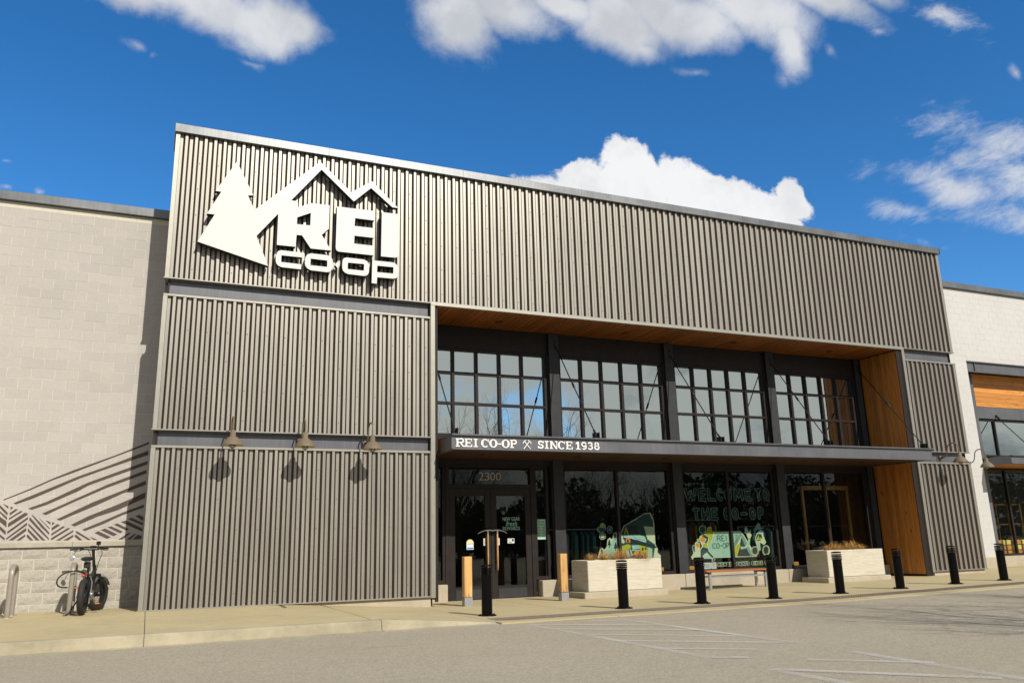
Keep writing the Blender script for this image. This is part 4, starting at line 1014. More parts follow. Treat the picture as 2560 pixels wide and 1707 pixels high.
# frame round the entrance recess
MB().bbox(5.302, 5.40, -0.02, 0.06, -0.02, 6.02, 0.004).build('opening_trim', M['trim'], store)
MB().bbox(19.175, 19.273, -0.02, 0.06, -0.02, 6.02, 0.004).build('opening_trim', M['trim'], store)
MB().bbox(5.302, 19.273, -0.022, 0.06, 6.022, 6.104, 0.004).build('opening_trim', M['trim'], store)
MB().box(18.99, 19.173, 0.03, 0.05, -0.1, 6.015).build('jamb_plate', M['dark'], store)
MB().box(5.402, 5.47, 0.03, 0.05, -0.1, 6.015).build('jamb_plate', M['dark'], store)
# coping
MB().bbox(-0.03, 21.30, -0.06, 0.9, 9.115, 9.30, 0.008).build('coping', M['coping'], store)
for i in range(7):
    MB().box(-0.03 + 3.05 * (i + 1) - 0.004, -0.03 + 3.05 * (i + 1) + 0.004, -0.0625, 0.2, 9.117, 9.3025).build('coping_joint', M['channel'], store)
# returns and mass behind
for z0, z1, y0 in ((0.0, 2.82, 0.162), (2.86, 3.17, 0.45), (3.2, 5.70, 0.162), (5.74, 6.07, 0.45), (6.10, 9.115, 0.162)):
    MB().box(0.012, 0.07, y0, 1.6, z0, z1).build('return_wall', M['clad'], store)
    MB().box(21.18, 21.255, y0, 1.6, z0, z1).build('return_wall', M['clad'], store)
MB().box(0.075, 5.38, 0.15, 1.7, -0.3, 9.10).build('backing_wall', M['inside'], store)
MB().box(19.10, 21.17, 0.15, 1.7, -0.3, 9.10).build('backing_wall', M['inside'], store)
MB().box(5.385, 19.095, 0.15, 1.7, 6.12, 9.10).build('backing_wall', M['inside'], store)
MB().box(0.1, 21.15, 1.705, 14.0, 8.7, 8.8).build('roof', M['channel'], store)
MB().box(0.05, 5.31, 0.03, 0.14, -0.32, -0.006).build('plinth', M['plinth'], store)
MB().box(19.275, 21.2, 0.03, 0.14, -0.32, -0.006).build('plinth', M['plinth'], store)
# cedar soffit boards run front to back
bw = 0.145
me = None; x = 5.45; i = 0
while x + bw < 19.0:
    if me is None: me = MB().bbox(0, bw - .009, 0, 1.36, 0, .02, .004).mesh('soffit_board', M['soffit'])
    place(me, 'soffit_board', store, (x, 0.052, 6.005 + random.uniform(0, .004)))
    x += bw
MB().box(5.39, 19.09, 0.055, 1.42, 6.032, 6.06).build('soffit_backing', M['dark'], store)
for sx in (7.2, 10.58, 13.92, 17.22):
    MB().lathe([(0.085, 0), (0.085, -.006), (0.06, -.006), (0.055, .02), (0.0005, .02)], (sx, 0.71, 6.004), 16).build('downlight', M['dark'], store)
# boards on the side walls of the recess
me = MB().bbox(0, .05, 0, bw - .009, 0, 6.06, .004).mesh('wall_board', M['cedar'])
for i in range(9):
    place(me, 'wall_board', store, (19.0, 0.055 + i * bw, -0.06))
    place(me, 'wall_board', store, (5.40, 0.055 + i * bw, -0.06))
MB().box(18.985, 19.06, 0.06, 1.36, -0.3, -0.07).build('base_plate', M['dark'], store)

# columns
CX = [5.56, 8.872, 12.232, 15.55, 18.78]
for c in CX:
    mb = MB(); w = 0.132 if c not in (CX[0], CX[-1]) else 0.09
    mb.box(c - w, c + w, 1.270, 1.288, 0.19, 6.0); mb.box(c - .012, c + .012, 1.288, 1.40, 0.19, 6.0); mb.box(c - w, c + w, 1.40, 1.415, 0.19, 6.0)
    co = mb.build('column', M['column'], store)
    if w > .1: MB().box(c - .16, c + .16, 1.245, 1.40, 0.172, 0.1895).build('base_plate', M['column'], co)
MB().box(5.46, 18.985, 1.375, 1.47, 5.47, 5.999).build('header', M['dark'], store)
MB().box(5.46, 18.985, 1.375, 1.47, 2.745, 3.395).build('spandrel', M['dark'], store)

GY = 1.45
def upper_window(xa, xb):
    f = MB()
    f.box(xa, xa + .055, 1.385, 1.475, 3.40, 5.465); f.box(xb - .055, xb, 1.385, 1.475, 3.40, 5.465)
    f.box(xa + .055, xb - .055, 1.385, 1.475, 5.41, 5.465); f.box(xa + .055, xb - .055, 1.385, 1.475, 3.40, 3.462)
    w = f.build('window', M['dark'], store)
    n = 5; ia, ib = xa + .055, xb - .055; p = (ib - ia) / n
    zr = [3.462, 4.165, 4.88, 5.41]
    for i in range(1, n):
        MB().box(ia + i * p - .032, ia + i * p + .032, 1.39, 1.474, 3.462, 5.41).build('mullion', M['dark'], w)
    for z in zr[1:3]:
        for i in range(n):
            a = ia + i * p + (.032 if i else 0); b = ia + (i + 1) * p - (.032 if i < n - 1 else 0)
            MB().box(a, b, 1.396, 1.472, z - .03, z + .03).build('muntin', M['dark'], w)
    for i in range(n):
        for j in range(3):
            a = ia + i * p + (.032 if i else 0); b = ia + (i + 1) * p - (.032 if i < n - 1 else 0)
            z0 = zr[j] + (.03 if j else 0); z1 = zr[j + 1] - (.03 if j < 2 else 0)
            t = random.uniform(-.0012, .0012); t2 = random.uniform(-.0012, .0012)
            mb = MB()
            mb.add([(a, GY + t, z0), (b, GY - t, z0), (b, GY - t + t2, z1), (a, GY + t + t2, z1)], [(0, 1, 2, 3)])
            mb.build('pane', M['upglass'], w)
    return w
for a, b in ((5.66, 8.70), (9.04, 12.06), (12.41, 15.37), (15.70, 18.62)):
    upper_window(a, b)
    MB().box(a - .04, a - .003, 1.40, 1.47, 3.40, 5.465).build('window_post', M['dark'], store)
    MB().box(b + .003, b + .04, 1.40, 1.47, 3.40, 5.465).build('window_post', M['dark'], store)

def lower_window(xa, xb, mull, z0=0.176, z1=2.74):
    f = MB()
    f.box(xa, xa + .06, 1.385, 1.475, z0, z1); f.box(xb - .06, xb, 1.385, 1.475, z0, z1)
    f.box(xa + .06, xb - .06, 1.385, 1.475, z1 - .05, z1); f.box(xa + .06, xb - .06, 1.385, 1.475, z0, z0 + .075)
    w = f.build('window', M['dark'], store)
    ed = [xa + .06] + [q for m_ in mull for q in (m_ - .032, m_ + .032)] + [xb - .06]
    for m_ in mull: MB().box(m_ - .032, m_ + .032, 1.388, 1.474, z0 + .075, z1 - .05).build('mullion', M['dark'], w)
    for a, b in zip(ed[::2], ed[1::2]):
        t = random.uniform(-.0015, .0015)
        MB().add([(a, GY + t, z0 + .075), (b, GY - t, z0 + .075), (b, GY - t, z1 - .05), (a, GY + t, z1 - .05)], [(0, 1, 2, 3)]).build('pane', M['lowglass'], w)
    return w
lower_window(9.035, 12.06, [10.53]); lower_window(12.41, 15.36, [13.86]); lower_window(15.70, 18.65, [17.14])
lower_window(5.66, 6.08, []); lower_window(8.27, 8.64, [])
for a, b in ((8.33, 8.80), (9.0, 12.2), (12.2, 15.42), (15.42, 18.98), (5.46, 6.08)):
    MB().bbox(a + .004, b - .004, 1.20, 1.50, -0.3, 0.17 if b - a > 1 else .165, .012).build('sill_block', M['plinth'], store)
# entrance: frame, transom, two doors
f = MB()
f.box(6.085, 6.17, 1.37, 1.49, -.2, 2.74); f.box(8.18, 8.265, 1.37, 1.49, -.2, 2.74)
f.box(6.17, 8.18, 1.37, 1.49, 2.23, 2.32); f.box(6.17, 8.18, 1.37, 1.49, 2.70, 2.74)
fr = f.build('door_frame', M['dark'], store)
MB().add([(6.17, 1.452, 2.32), (8.18, 1.449, 2.32), (8.18, 1.449, 2.70), (6.17, 1.452, 2.70)], [(0, 1, 2, 3)]).build('transom_pane', M['lowglass'], fr)
def ice_axe(mb_wood, mb_steel, x, s):
    y = 1.30
    mb_wood.tube([(x, y, 0.52), (x, y, 0.75), (x, y, 1.22)], [.014, .02, .02], 8)
    mb_steel.tube([(x, y, 1.22), (x, y, 1.30)], .022, 8)
    mb_wood.tube([(x, y, 0.52), (x, y, 0.42)], [.0139, .005], 8)
    pts = [(x - s * .02 + s * q, y, 1.30 - 1.1 * q * q) for q in (-.12, -.06, 0, .08, .16, .26)]
    mb_steel.tube(pts, [.020, .019, .022, .018, .014, .004], 6)
for xa, xb, hx, s in ((6.175, 7.172, 7.06, -1), (7.178, 8.175, 7.29, 1)):
    d = MB(); y0, y1 = 1.385, 1.445
    d.bbox(xa, xa + .14, y0, y1, -.19, 2.225, .004); d.bbox(xb - .14, xb, y0, y1, -.19, 2.225, .004)
    d.box(xa + .14, xb - .14, y0, y1, 2.06, 2.225); d.box(xa + .14, xb - .14, y0, y1, -.19, .085)
    do = d.build('door', M['dark'], store)
    MB().add([(xa + .14, 1.415, .085), (xb - .14, 1.415, .085), (xb - .14, 1.415, 2.06), (xa + .14, 1.415, 2.06)], [(0, 1, 2, 3)]).build('pane', M['lowglass'], do)
    mw, ms = MB(), MB(); ice_axe(mw, ms, hx, s)
    tag(mw.build('axe_handle', M['postwood'], do), 'ice axe shaped wooden pull handle')
    ms.build('axe_head', M['chrome'], do)
    for z in (1.05, .62): MB().tube([(hx, 1.30, z), (hx, 1.39, z)], .010, 6).build('handle_bracket', M['chrome'], do)
    MB().box(xa + .15, xb - .15, 1.377, 1.3845, -.17, .03).build('kick_plate', M['column'], do)

# the shop inside
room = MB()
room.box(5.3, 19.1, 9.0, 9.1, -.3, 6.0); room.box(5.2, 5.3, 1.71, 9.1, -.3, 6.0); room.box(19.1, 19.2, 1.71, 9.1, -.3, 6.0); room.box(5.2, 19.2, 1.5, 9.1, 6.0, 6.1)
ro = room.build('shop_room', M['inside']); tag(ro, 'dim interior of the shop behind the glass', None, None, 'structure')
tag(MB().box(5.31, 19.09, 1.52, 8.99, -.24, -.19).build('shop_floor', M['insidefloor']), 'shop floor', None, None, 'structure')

# ------------------------------------------------------------------ block wall on the left
lw = thing('block_wall', 'buff concrete block wall with brown painted stripes left of the metal store', 'wall', (-1.6, 1.25, 0))
BW, BH = 0.3955, 0.1985
MB().box(-16, 0.01, 1.2525, 1.6, -0.3, 7.72).build('mortar', M['mortar'], lw)
bm = MB().box(0.004, BW - .004, 0, .03, .004, BH - .004).mesh('block', M['cmu'])
far = MB(); nb = 0
for r in range(33):
    z = 1.252 + r * BH
    if z + BH > 7.72: break
    x = -0.006 - (BW / 2 if r % 2 else 0)
    if r % 2: MB().box(-0.006 - BW / 2 + .004, -0.006, 1.2505, 1.28, z + .004, z + BH - .004).build('block', M['cmu'], lw)
    while x > -16:
        x -= BW
        dy = random.uniform(-.0015, .0015)
        if x > -3.5 and nb < 285:
            place(bm, 'block', lw, (x, 1.25 + dy, z)); nb += 1
        else:
            far.box(x + .004, x + BW - .004, 1.25 + dy, 1.28, z + .004, z + BH - .004)
tag(far.build('more_blocks', M['cmu'], lw), kind='stuff')
variants = []
for q in range(5):
    mb = MB(); nx, nz = 5, 3
    vv = []
    for j in range(nz + 1):
        for i in range(nx + 1):
            e = i in (0, nx) or j in (0, nz)
            vv.append((.006 + (BW - .012) * i / nx, 0.0 if e else random.uniform(-.016, -.003), .006 + (BH - .012) * j / nz))
    mb.add(vv, [(j * (nx + 1) + i, j * (nx + 1) + i + 1, (j + 1) * (nx + 1) + i + 1, (j + 1) * (nx + 1) + i) for j in range(nz) for i in range(nx)])
    variants.append(mb.mesh('split_face_block', M['split']))
far = MB()
for r in range(6):
    z = -0.062 + r * BH
    x = -0.006
    if r % 2 == 0:
        MB().box(x - BW / 2 + .006, x, 1.238, 1.26, z + .006, z + BH - .006).build('split_face_block', M['split'], lw)
        x -= BW / 2
    while x > -16:
        x -= BW
        if x > -3.5: place(random.choice(variants), 'split_face_block', lw, (x, 1.2495, z))
        else: far.box(x + .006, x + BW - .006, 1.24, 1.27, z + .006, z + BH - .006)
tag(far.build('more_split_blocks', M['split'], lw), kind='stuff')
x = 0.0
while x > -16:
    a = max(x - 1.19, -16)
    mb = MB(); q0, q1 = a + .003, x - .003
    mb.add([(q0, 1.20, 1.135), (q1, 1.20, 1.135), (q1, 1.20, 1.215), (q0, 1.20, 1.215), (q0, 1.255, 1.25), (q1, 1.255, 1.25), (q0, 1.255, 1.135), (q1, 1.255, 1.135)],
           [(0, 1, 2, 3), (3, 2, 5, 4), (0, 6, 7, 1), (0, 3, 4, 6), (1, 7, 5, 2)])
    mb.build('ledge', M['ledge'], lw)
    x -= 1.19
MB().bbox(-16, 0.008, 1.17, 1.9, 7.725, 7.91, .006).build('coping', M['coping'], lw)
for i, poly in enumerate(MURAL + [[(-4.93 - x, z) for x, z in reversed(p)] for p in MURAL if max(x for x, z in p) < -1.0 and min(z for x, z in p) < 1.7 and max(z for x, z in p) < 1.95]):
    MB().prism(poly, 1.2462 - .0004 * (i % 3), None).build('painted_stripe', M['mural'], lw)

# ------------------------------------------------------------------ white block building on the right
wb = thing('white_block_building', 'white painted block building with wood band and glazed entrance at right', 'building', (25, 1.25, -0.1))
WY = 1.25
for x0, x1, z0, z1 in ((21.3, 23.44, -.3, 8.63), (23.445, 40, 6.26, 8.63)):
    MB().box(x0, x1, WY + .0018, WY + .34, z0, z1).build('mortar', M['whitemortar'], wb)
bm = MB().box(.003, BW - .003, 0, .03, .003, BH - .003).mesh('block', M['whiteblock'])
far = MB(); nb = 0
for r in range(43):
    z = 0.255 + r * BH
    if z + BH > 8.64: break
    x = 21.3 - (BW / 2 if r % 2 else 0)
    while x < 40:
        lo, hi = max(x, 21.302), min(x + BW, 40)
        if z < 6.26: hi = min(hi, 23.444)
        if hi - lo > .03:
            if z < 6.26 < z + BH and hi > 23.4: pass
            if lo == x and hi == x + BW and x < 26.4 and nb < 280:
                place(bm, 'block', wb, (x, WY + random.uniform(-.001, .001), z)); nb += 1
            elif x < 24: MB().box(lo + .003, hi - .003, WY + .0005, WY + .03, z + .003, z + BH - .003).build('block', M['whiteblock'], wb)
            else: far.box(lo + .003, hi - .003, WY, WY + .03, z + .003, z + BH - .003)
        x += BW
tag(far.build('more_blocks', M['whiteblock'], wb), kind='stuff')
MB().bbox(21.28, 23.47, WY - .03, WY + .3, -.3, .25, .01).build('base_course', M['plinth'], wb)
MB().bbox(21.28, 40, WY - .08, WY + .7, 8.635, 8.83, .006).build('coping', M['coping'], wb)
# opening
hb = MB(); hb.box(23.45, 40, WY + .03, WY + .06, 5.93, 6.24); hb.box(23.45, 40, WY - .03, WY + .08, 6.225, 6.255); hb.box(23.45, 40, WY - .03, WY + .08, 5.905, 5.93)
hb.box(23.78, 23.80, WY - .01, WY + .03, 5.93, 6.22)
hb.build('header_beam', M['channel'], wb)
MB().bbox(23.46, 24.06, 1.60, 1.80, -.1, 5.9, .005).build('column', M['channel'], wb)
MB().box(24.064, 24.13, 1.66, 1.80, -.1, 5.9).build('jamb', M['dark'], wb)
me = MB().bbox(0, 16, 0, .03, 0, .150, .004).mesh('wood_board', M['cedarx'])
for i in range(7): place(me, 'wood_board', wb, (24.14, 1.70, 4.90 + i * .153))
MB().box(24.135, 40, 1.69, 1.74, 4.52, 4.89).build('steel_channel', M['channel'], wb)
def rwin(z0, z1, mull, name='window'):
    f = MB(); xa, xb = 24.14, 39
    f.box(xa, xa + .06, 1.74, 1.82, z0, z1); f.box(xa + .06, xb, 1.74, 1.82, z1 - .06, z1); f.box(xa + .06, xb, 1.74, 1.82, z0, z0 + .06)
    w = f.build(name, M['dark'], wb)
    ed = [xa + .06] + [q for m_ in mull for q in (m_ - .035, m_ + .035)] + [xb]
    for m_ in mull: MB().box(m_ - .035, m_ + .035, 1.742, 1.82, z0 + .06, z1 - .06).build('mullion', M['dark'], w)
    for a, b in zip(ed[::2], ed[1::2]):
        MB().add([(a, 1.79, z0 + .06), (b, 1.79, z0 + .06), (b, 1.79, z1 - .06), (a, 1.79, z1 - .06)], [(0, 1, 2, 3)]).build('pane', M['upglass' if z0 > 3 else 'lowglass'], w)
rwin(3.30, 4.51, [24.95, 26.6, 28.3]); rwin(.26, 2.93, [25.05, 26.2, 27.6])
MB().bbox(24.14, 40, 1.60, 1.9, -.3, .25, .01).build('sill_block', M['plinth'], wb)
c = MB(); c.box(23.5, 40, .35, .37, 2.94, 3.18); c.box(23.5, 40, .29, .42, 3.165, 3.19); c.box(23.5, 40, .29, .42, 2.93, 2.945)
c.box(23.5, 23.52, .37, 1.6, 2.94, 3.18)
co = c.build('canopy', M['channel'], wb)
MB().box(23.52, 40, .375, 1.735, 2.955, 2.985).build('canopy_soffit', M['cedarx'], wb)
MB().box(23.52, 40, .375, 1.735, 3.10, 3.12).build('canopy_deck', M['dark'], wb)
t = MB(); t.tube([(25.0, 1.70, 4.62), (25.0, .50, 3.22)], .014, 6); t.tube([(25.0, 1.69, 4.64), (25.0, 1.58, 4.5)], .03, 6)
t.build('tie_rod', M['rodm'], co)
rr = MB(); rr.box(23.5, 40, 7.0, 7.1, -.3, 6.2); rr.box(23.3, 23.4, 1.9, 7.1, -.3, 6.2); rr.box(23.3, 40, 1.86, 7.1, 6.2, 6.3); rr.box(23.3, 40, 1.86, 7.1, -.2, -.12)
tag(rr.build('second_shop_room', M['inside']), 'dim interior behind the white building glass', None, None, 'structure')

# ------------------------------------------------------------------ big wall sign
sg = thing('wall_sign', 'large white REI CO-OP sign with fir tree and mountain on ribbed wall', 'sign', (2.5, 0, 6.4))
PN = {'tree_mountain_r': 'tree_and_mountain', 'letter_o2': 'letter_o'}
for k, (outer, holes) in SIGN.items():
    y0 = -.170
    mb = MB(); mb.prism(outer, y0, -.045, holes, 0, 1)
    o = mb.build(PN.get(k, k), [M['white'], M['black']], sg)
    # thin dark retaining edge just behind the face
pins = MB()
for x, z in ((.9, 6.9), (1.5, 6.9), (1.1, 7.8), (2.1, 7.2), (2.9, 7.1), (3.4, 7.2), (3.4, 7.8), (4.3, 7.2), (4.3, 7.8), (2.85, 8.8), (4.0, 8.5), (2.1, 6.65), (2.75, 6.5), (3.5, 6.5), (4.1, 6.5)):
    pins.tube([(x, -.045, z), (x, .04, z)], .012, 6)
pins.build('standoffs', M['black'], sg)

# ------------------------------------------------------------------ entrance canopy with tie rods
cp = thing('entrance_canopy', 'long flat grey steel canopy over the main entrance hung on tie rods', 'canopy', (12.1, 1.37, 2.8))
CA, CB, CF, CR = 5.545, 18.97, -0.62, 19.04
mb = MB(); mb.box(CA, CR, CF, CF + .02, 2.878, 3.138)
mb.build('front_beam', M['channel'], cp)
mb = MB(); mb.box(CA - .004, CR + .03, CF - .055, CF + .10, 3.139, 3.165); mb.box(CA - .004, CR + .03, CF - .055, CF + .10, 2.855, 2.877)
mb.build('beam_flange', M['channel'], cp)
for x in (CA, CB - .02):
    mb = MB(); q_ = 0 if x == CA else -.07; mb.box(x, x + .02, CF + .021, 1.36, 2.878, 3.133); mb.box(x + q_, x + .09 + q_, CF + .101, 1.36, 3.139, 3.161); mb.box(x + q_, x + .09 + q_, CF + .101, 1.36, 2.857, 2.877)
    mb.build('side_beam', M['channel'], cp)
MB().box(CA + .021, CB - .021, CF + .021, 1.36, 3.06, 3.10).build('deck', M['column'], cp)
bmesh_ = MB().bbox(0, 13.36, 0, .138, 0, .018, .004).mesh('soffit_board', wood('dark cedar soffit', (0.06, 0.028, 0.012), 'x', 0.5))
for i in range(13): place(bmesh_, 'soffit_board', cp, (CA + .03, CF + .105 + i * .142, 2.881))
for x in (6.6, 9.0, 11.3, 13.2, 15.6, 17.6):
    MB().lathe([(0.07, 0), (0.07, -.006), (0.05, -.006), (0.045, .012), (0.0005, .012)], (x, .4, 2.879), 14).build('downlight', M['dark'], cp)
for i, x in enumerate((5.64, 8.92, 12.26, 15.60, 18.88)):
    lo = Vector((x, -.54, 3.245)); up = Vector((x + (0 if i < 4 else -.06), 1.30, 5.72))
    mb = MB(); mb.tube([lo, up], .0135, 8)
    ro_ = mb.build('tie_rod', M['rodm'], cp)
    d = (up - lo).normalized(); mid = lo.lerp(up, .52)
    mb = MB(); mb.tube([mid - d * .10, mid - d * .07, mid + d * .07, mid + d * .10], [.014, .026, .026, .014], 8)
    mb.build('turnbuckle', M['rodm'], ro_)
    MB().tube([lo - d * .02, lo + d * .16], .024, 8).build('end_sleeve', M['rodm'], ro_)
    mb = MB(); mb.box(x - .05, x - .035, -.62, -.46, 3.167, 3.30); mb.box(x + .035, x + .05, -.62, -.46, 3.167, 3.30); mb.tube([(x - .06, -.54, 3.248), (x + .06, -.54, 3.248)], .018, 8)
    mb.box(x - .09, x + .09, -.65, -.43, 3.1655, 3.178)
    mb.build('clevis', M['rodm'], ro_)
    mb = MB(); mb.box(up.x - .03, up.x + .03, 1.255, 1.27, 5.62, 5.82); mb.build('anchor', M['rodm'], ro_)

# slab serif lettering along the canopy beam
tx = thing('canopy_lettering', 'white slab serif REI CO-OP SINCE 1938 lettering on the canopy beam', 'sign', (6.9, CF, 2.84))
LY = CF - .012
zb = 2.910; zt = 3.078
for ch, xa, xb, za, zz_ in CANOPY_TEXT:
    mb = MB(); w = .040; h = .022
    if ch == '*':
        cx, cz, q = (xa + xb) / 2, (zb + zt) / 2 - .005, .088
        for s in (-1, 1):
            stroke(mb, [(cx + s * q * .85, cz - q), (cx - s * q * .62, cz + q * .72)], .017, LY - (.001 if s > 0 else 0))
            c0 = Vector((cx - s * q * .66, cz + q * .8)); 
            stroke(mb, [(cx - s * q * 1.05, cz + .02), (cx - s * q * .98, cz + q * .45), (c0.x, c0.y), (c0.x + s * q * .35, c0.y + q * .22)], .017, LY - .002 - (.001 if s > 0 else 0))
        mb.build('crossed_axes', M['letter'], tx); continue
    if ch == '-':
        mb.box(xa, xb, LY, LY + .01, zb + .062, zb + .088); mb.build('hyphen', M['letter'], tx); continue
    yb = LY
    if ch in 'REPIN1':
        xi = {'I': (xa + xb) / 2 - w / 2, '1': (xa + xb) / 2 - w / 2}.get(ch, xa + .016)
        mb.add([(xi, yb, zb), (xi + w, yb, zb), (xi + w, yb, zt), (xi, yb, zt)], [(0, 1, 2, 3)])
        def bar(a, b, z0, z1, dy=.0006): mb.add([(a, yb - dy, z0), (b, yb - dy, z0), (b, yb - dy, z1), (a, yb - dy, z1)], [(0, 1, 2, 3)])
        if ch in 'I': bar(xa, xb, zb, zb + h); bar(xa, xb, zt - h, zt)
        if ch == '1': bar(xa + .005, xb - .005, zb, zb + h); mb.add([(xi, yb - .0006, zt), (xi, yb - .0006, zt - .045), (xa, yb - .0006, zt - .055), (xa, yb - .0006, zt - .03)], [(0, 1, 2, 3)])
        if ch == 'E':
            bar(xa, xb, zb, zb + h); bar(xa, xb - .006, zt - h, zt); bar(xi + w, xb - .045, (zb + zt) / 2 - h / 2, (zb + zt) / 2 + h / 2)
            bar(xb - .02, xb, zb + h, zb + .055); bar(xb - .024, xb - .006, zt - .052, zt - h); bar(xb - .055, xb - .04, (zb + zt) / 2 - .028, (zb + zt) / 2 + .028, .0012)
        if ch in 'RP':
            bar(xa, xa + .085, zb, zb + h); bar(xa, xi + w, zt - h, zt)
            q = arc(xb - .072, zt - .045, .052, .038, 90, -90, 8)
            stroke(mb, [(xi + w - .01, zt - .011), (xb - .072, zt - .011)], h, yb - .0014, rnd=False)
            stroke(mb, [(a, b + .0) for a, b in q], .032, yb - .0018)
            stroke(mb, [(xi + w - .01, zt - .082), (xb - .072, zt - .082)], h, yb - .0014, rnd=False)
            if ch == 'R': stroke(mb, [(xb - .085, zt - .085), (xb - .045, zb + .03), (xb - .03, zb + .012), (xb - .002, zb + .012)], .030, yb - .0024)
        if ch == 'N':
            mb.add([(xb - .03, yb, zb), (xb - .012, yb, zb), (xb - .012, yb, zt), (xb - .03, yb, zt)], [(0, 1, 2, 3)])
            bar(xa, xa + .075, zb, zb + h); bar(xa, xa + .05, zt - h, zt); bar(xb - .06, xb, zt - h, zt)
            mb.add([(xi + .002, yb - .0009, zt), (xb - .052, yb - .0009, zb), (xb - .012, yb - .0009, zb), (xi + w + .004, yb - .0009, zt)], [(0, 1, 2, 3)])
    elif ch in 'CO':
        cx, cz, rx, rz = (xa + xb) / 2, (zb + zt) / 2, (xb - xa) / 2 - .017, (zt - zb) / 2 - .004
        a0, a1 = (90, 450) if ch == 'O' else (42, 318)
        n = 28; pi_, po = [], []
        for i in range(n + 1):
            t = R(a0 + (a1 - a0) * i / n); wd = .011 + .014 * abs(math.cos(t))
            po.append((cx + (rx + wd) * math.cos(t), cz + (rz + .008) * math.sin(t))); pi_.append((cx + (rx - wd) * math.cos(t), cz + (rz - .014) * math.sin(t)))
        vv = [(a, yb, b) for a, b in po] + [(a, yb, b) for a, b in pi_]
        mb.add(vv, [(i, i + 1, n + 2 + i, n + 1 + i) for i in range(n)])
        if ch == 'C': mb.add([(xb - .022, yb - .001, zt - .06), (xb - .002, yb - .001, zt - .06), (xb - .002, yb - .001, zt), (xb - .018, yb - .001, zt)], [(0, 1, 2, 3)])
    else:
        glyph(mb, ch, xa, xb, zb - .003, zt + .003, .031 if ch in '389' else .034, yb, 0)
        if ch == 'S':
            mb.add([(xb - .02, yb - .003, zt - .055), (xb - .003, yb - .003, zt - .055), (xb - .003, yb - .003, zt), (xb - .015, yb - .003, zt)], [(0, 1, 2, 3)])
            mb.add([(xa, yb - .003, zb), (xa + .014, yb - .003, zb), (xa + .02, yb - .003, zb + .055), (xa, yb - .003, zb + .055)], [(0, 1, 2, 3)])
    nm = {'1': 'numeral_one', '9': 'numeral_nine', '3': 'numeral_three', '8': 'numeral_eight'}.get(ch, 'letter_' + ch.lower())
    mb.build(nm, M['letter'], tx)

# ------------------------------------------------------------------ gooseneck lamps
def lamp(x, y, z, label):
    t = thing('gooseneck_lamp', label, 'lamp', (x, y, z), 'gooseneck wall lamps')
    mb = MB(); mb.lathe([(0.0005, -.035), (.05, -.035), (.062, -.02), (.062, 0)], (x, y, z), 14, 'y'); mb.lathe([(0.028, -.10), (.03, -.03)], (x, y, z), 10, 'y')
    mb.build('wall_plate', M['lamp'], t)
    P = [(x, y - .06, z), (x, y - .14, z), (x, y - .20, z + .03), (x, y - .245, z + .10), (x, y - .27, z + .20)]
    for i in range(1, 9):
        a = R(180 - 22.5 * i); P.append((x, y - .445 - .175 * math.cos(a) * 1.0, z + .21 + .155 * math.sin(a)))
    P.append((x, y - .62, z + .06))
    MB().tube(P, .0145, 8).build('arm', M['lamp'], t)
    hy = y - .62
    prof = [(.022, .10), (.034, .095), (.036, .06), (.050, .055), (.052, -.02), (.075, -.035), (.12, -.075), (.165, -.125), (.185, -.165), (.190, -.185)]
    MB().lathe(prof, (x, hy, z), 24).build('shade', M['lamp'], t)
    MB().lathe([(.189, -.1855), (.16, -.13), (.115, -.085), (.06, -.05), (.0005, -.045)], (x, hy, z), 24).build('reflector', M['lampin'], t)
    MB().lathe([(.03, -.06), (.045, -.12), (.05, -.17), (.04, -.215), (.0005, -.232)], (x, hy, z), 12).build('bulb_globe', M['bulb'], t)
    mb = MB()
    for k in range(6):
        a = R(60 * k); mb.tube([(x + r * math.cos(a), hy + r * math.sin(a), z + h) for r, h in ((.056, -.10), (.062, -.16), (.052, -.215), (.0, -.245))], .004, 4, cap=False)
    for h, r in ((-.13, .06), (-.19, .06)): mb.tube([(x + r * math.cos(R(30 * k)), hy + r * math.sin(R(30 * k)), z + h) for k in range(13)], .004, 4, cap=False)
    mb.build('cage', M['rodm'], t)
for x, y, z, lb in ((1.36, .10, 3.03, 'taupe gooseneck lamp nearest the block wall on the left metal panels'),
                    (2.66, .10, 3.03, 'middle of the three taupe gooseneck lamps left of the entrance'),
                    (3.95, .10, 3.01, 'taupe gooseneck lamp nearest the entrance on the left metal panels'),
                    (20.21, .10, 3.02, 'taupe gooseneck lamp on the narrow metal panel right of the entrance'),
                    (22.78, 1.25, 3.03, 'taupe gooseneck lamp on the white block wall at right')):
    lamp(x, y, z, lb)

# ------------------------------------------------------------------ bollards
bl = []
BOL = [(5.41, -2.74), (7.95, -2.95), (9.62, -2.97), (11.40, -2.86), (13.2, -2.78), (14.95, -2.72), (16.75, -2.62), (18.35, -2.62)]
t = thing('bollard', '', 'bollard', (0, 0, 0), 'black bollards along the entrance')
mb = MB()
prof = [(.092, 0.02), (.092, .66)]
mb.lathe(prof, (0, 0, 0), 24)
mb.build('post', M['bollard'], t, local=True)
for k in range(4):
    z = .672 + k * .032
    MB().lathe([(.091, z - .012), (.098, z - .006), (.104, z + .004), (.104, z + .012), (.091, z + .014)], (0, 0, 0), 24).build('ring', M['bollard'], t, local=True)
MB().lathe([(.0985, .80), (.1, .812), (.092, .826), (.05, .833), (.0005, .835)], (0, 0, 0), 24).build('cap', M['bollard'], t, local=True)
MB().lathe([(.0005, .02), (.155, .018), (.16, .0)], (0, 0, 0), 20).build('base_plate', M['bollard'], t, local=True)
mb = MB()
for k in range(4): mb.lathe([(.012, .035), (.012, .018)], (.125 * math.cos(R(45 + 90 * k)), .125 * math.sin(R(45 + 90 * k)), 0), 6)
mb.build('anchor_bolts', M['bollard'], t, local=True)
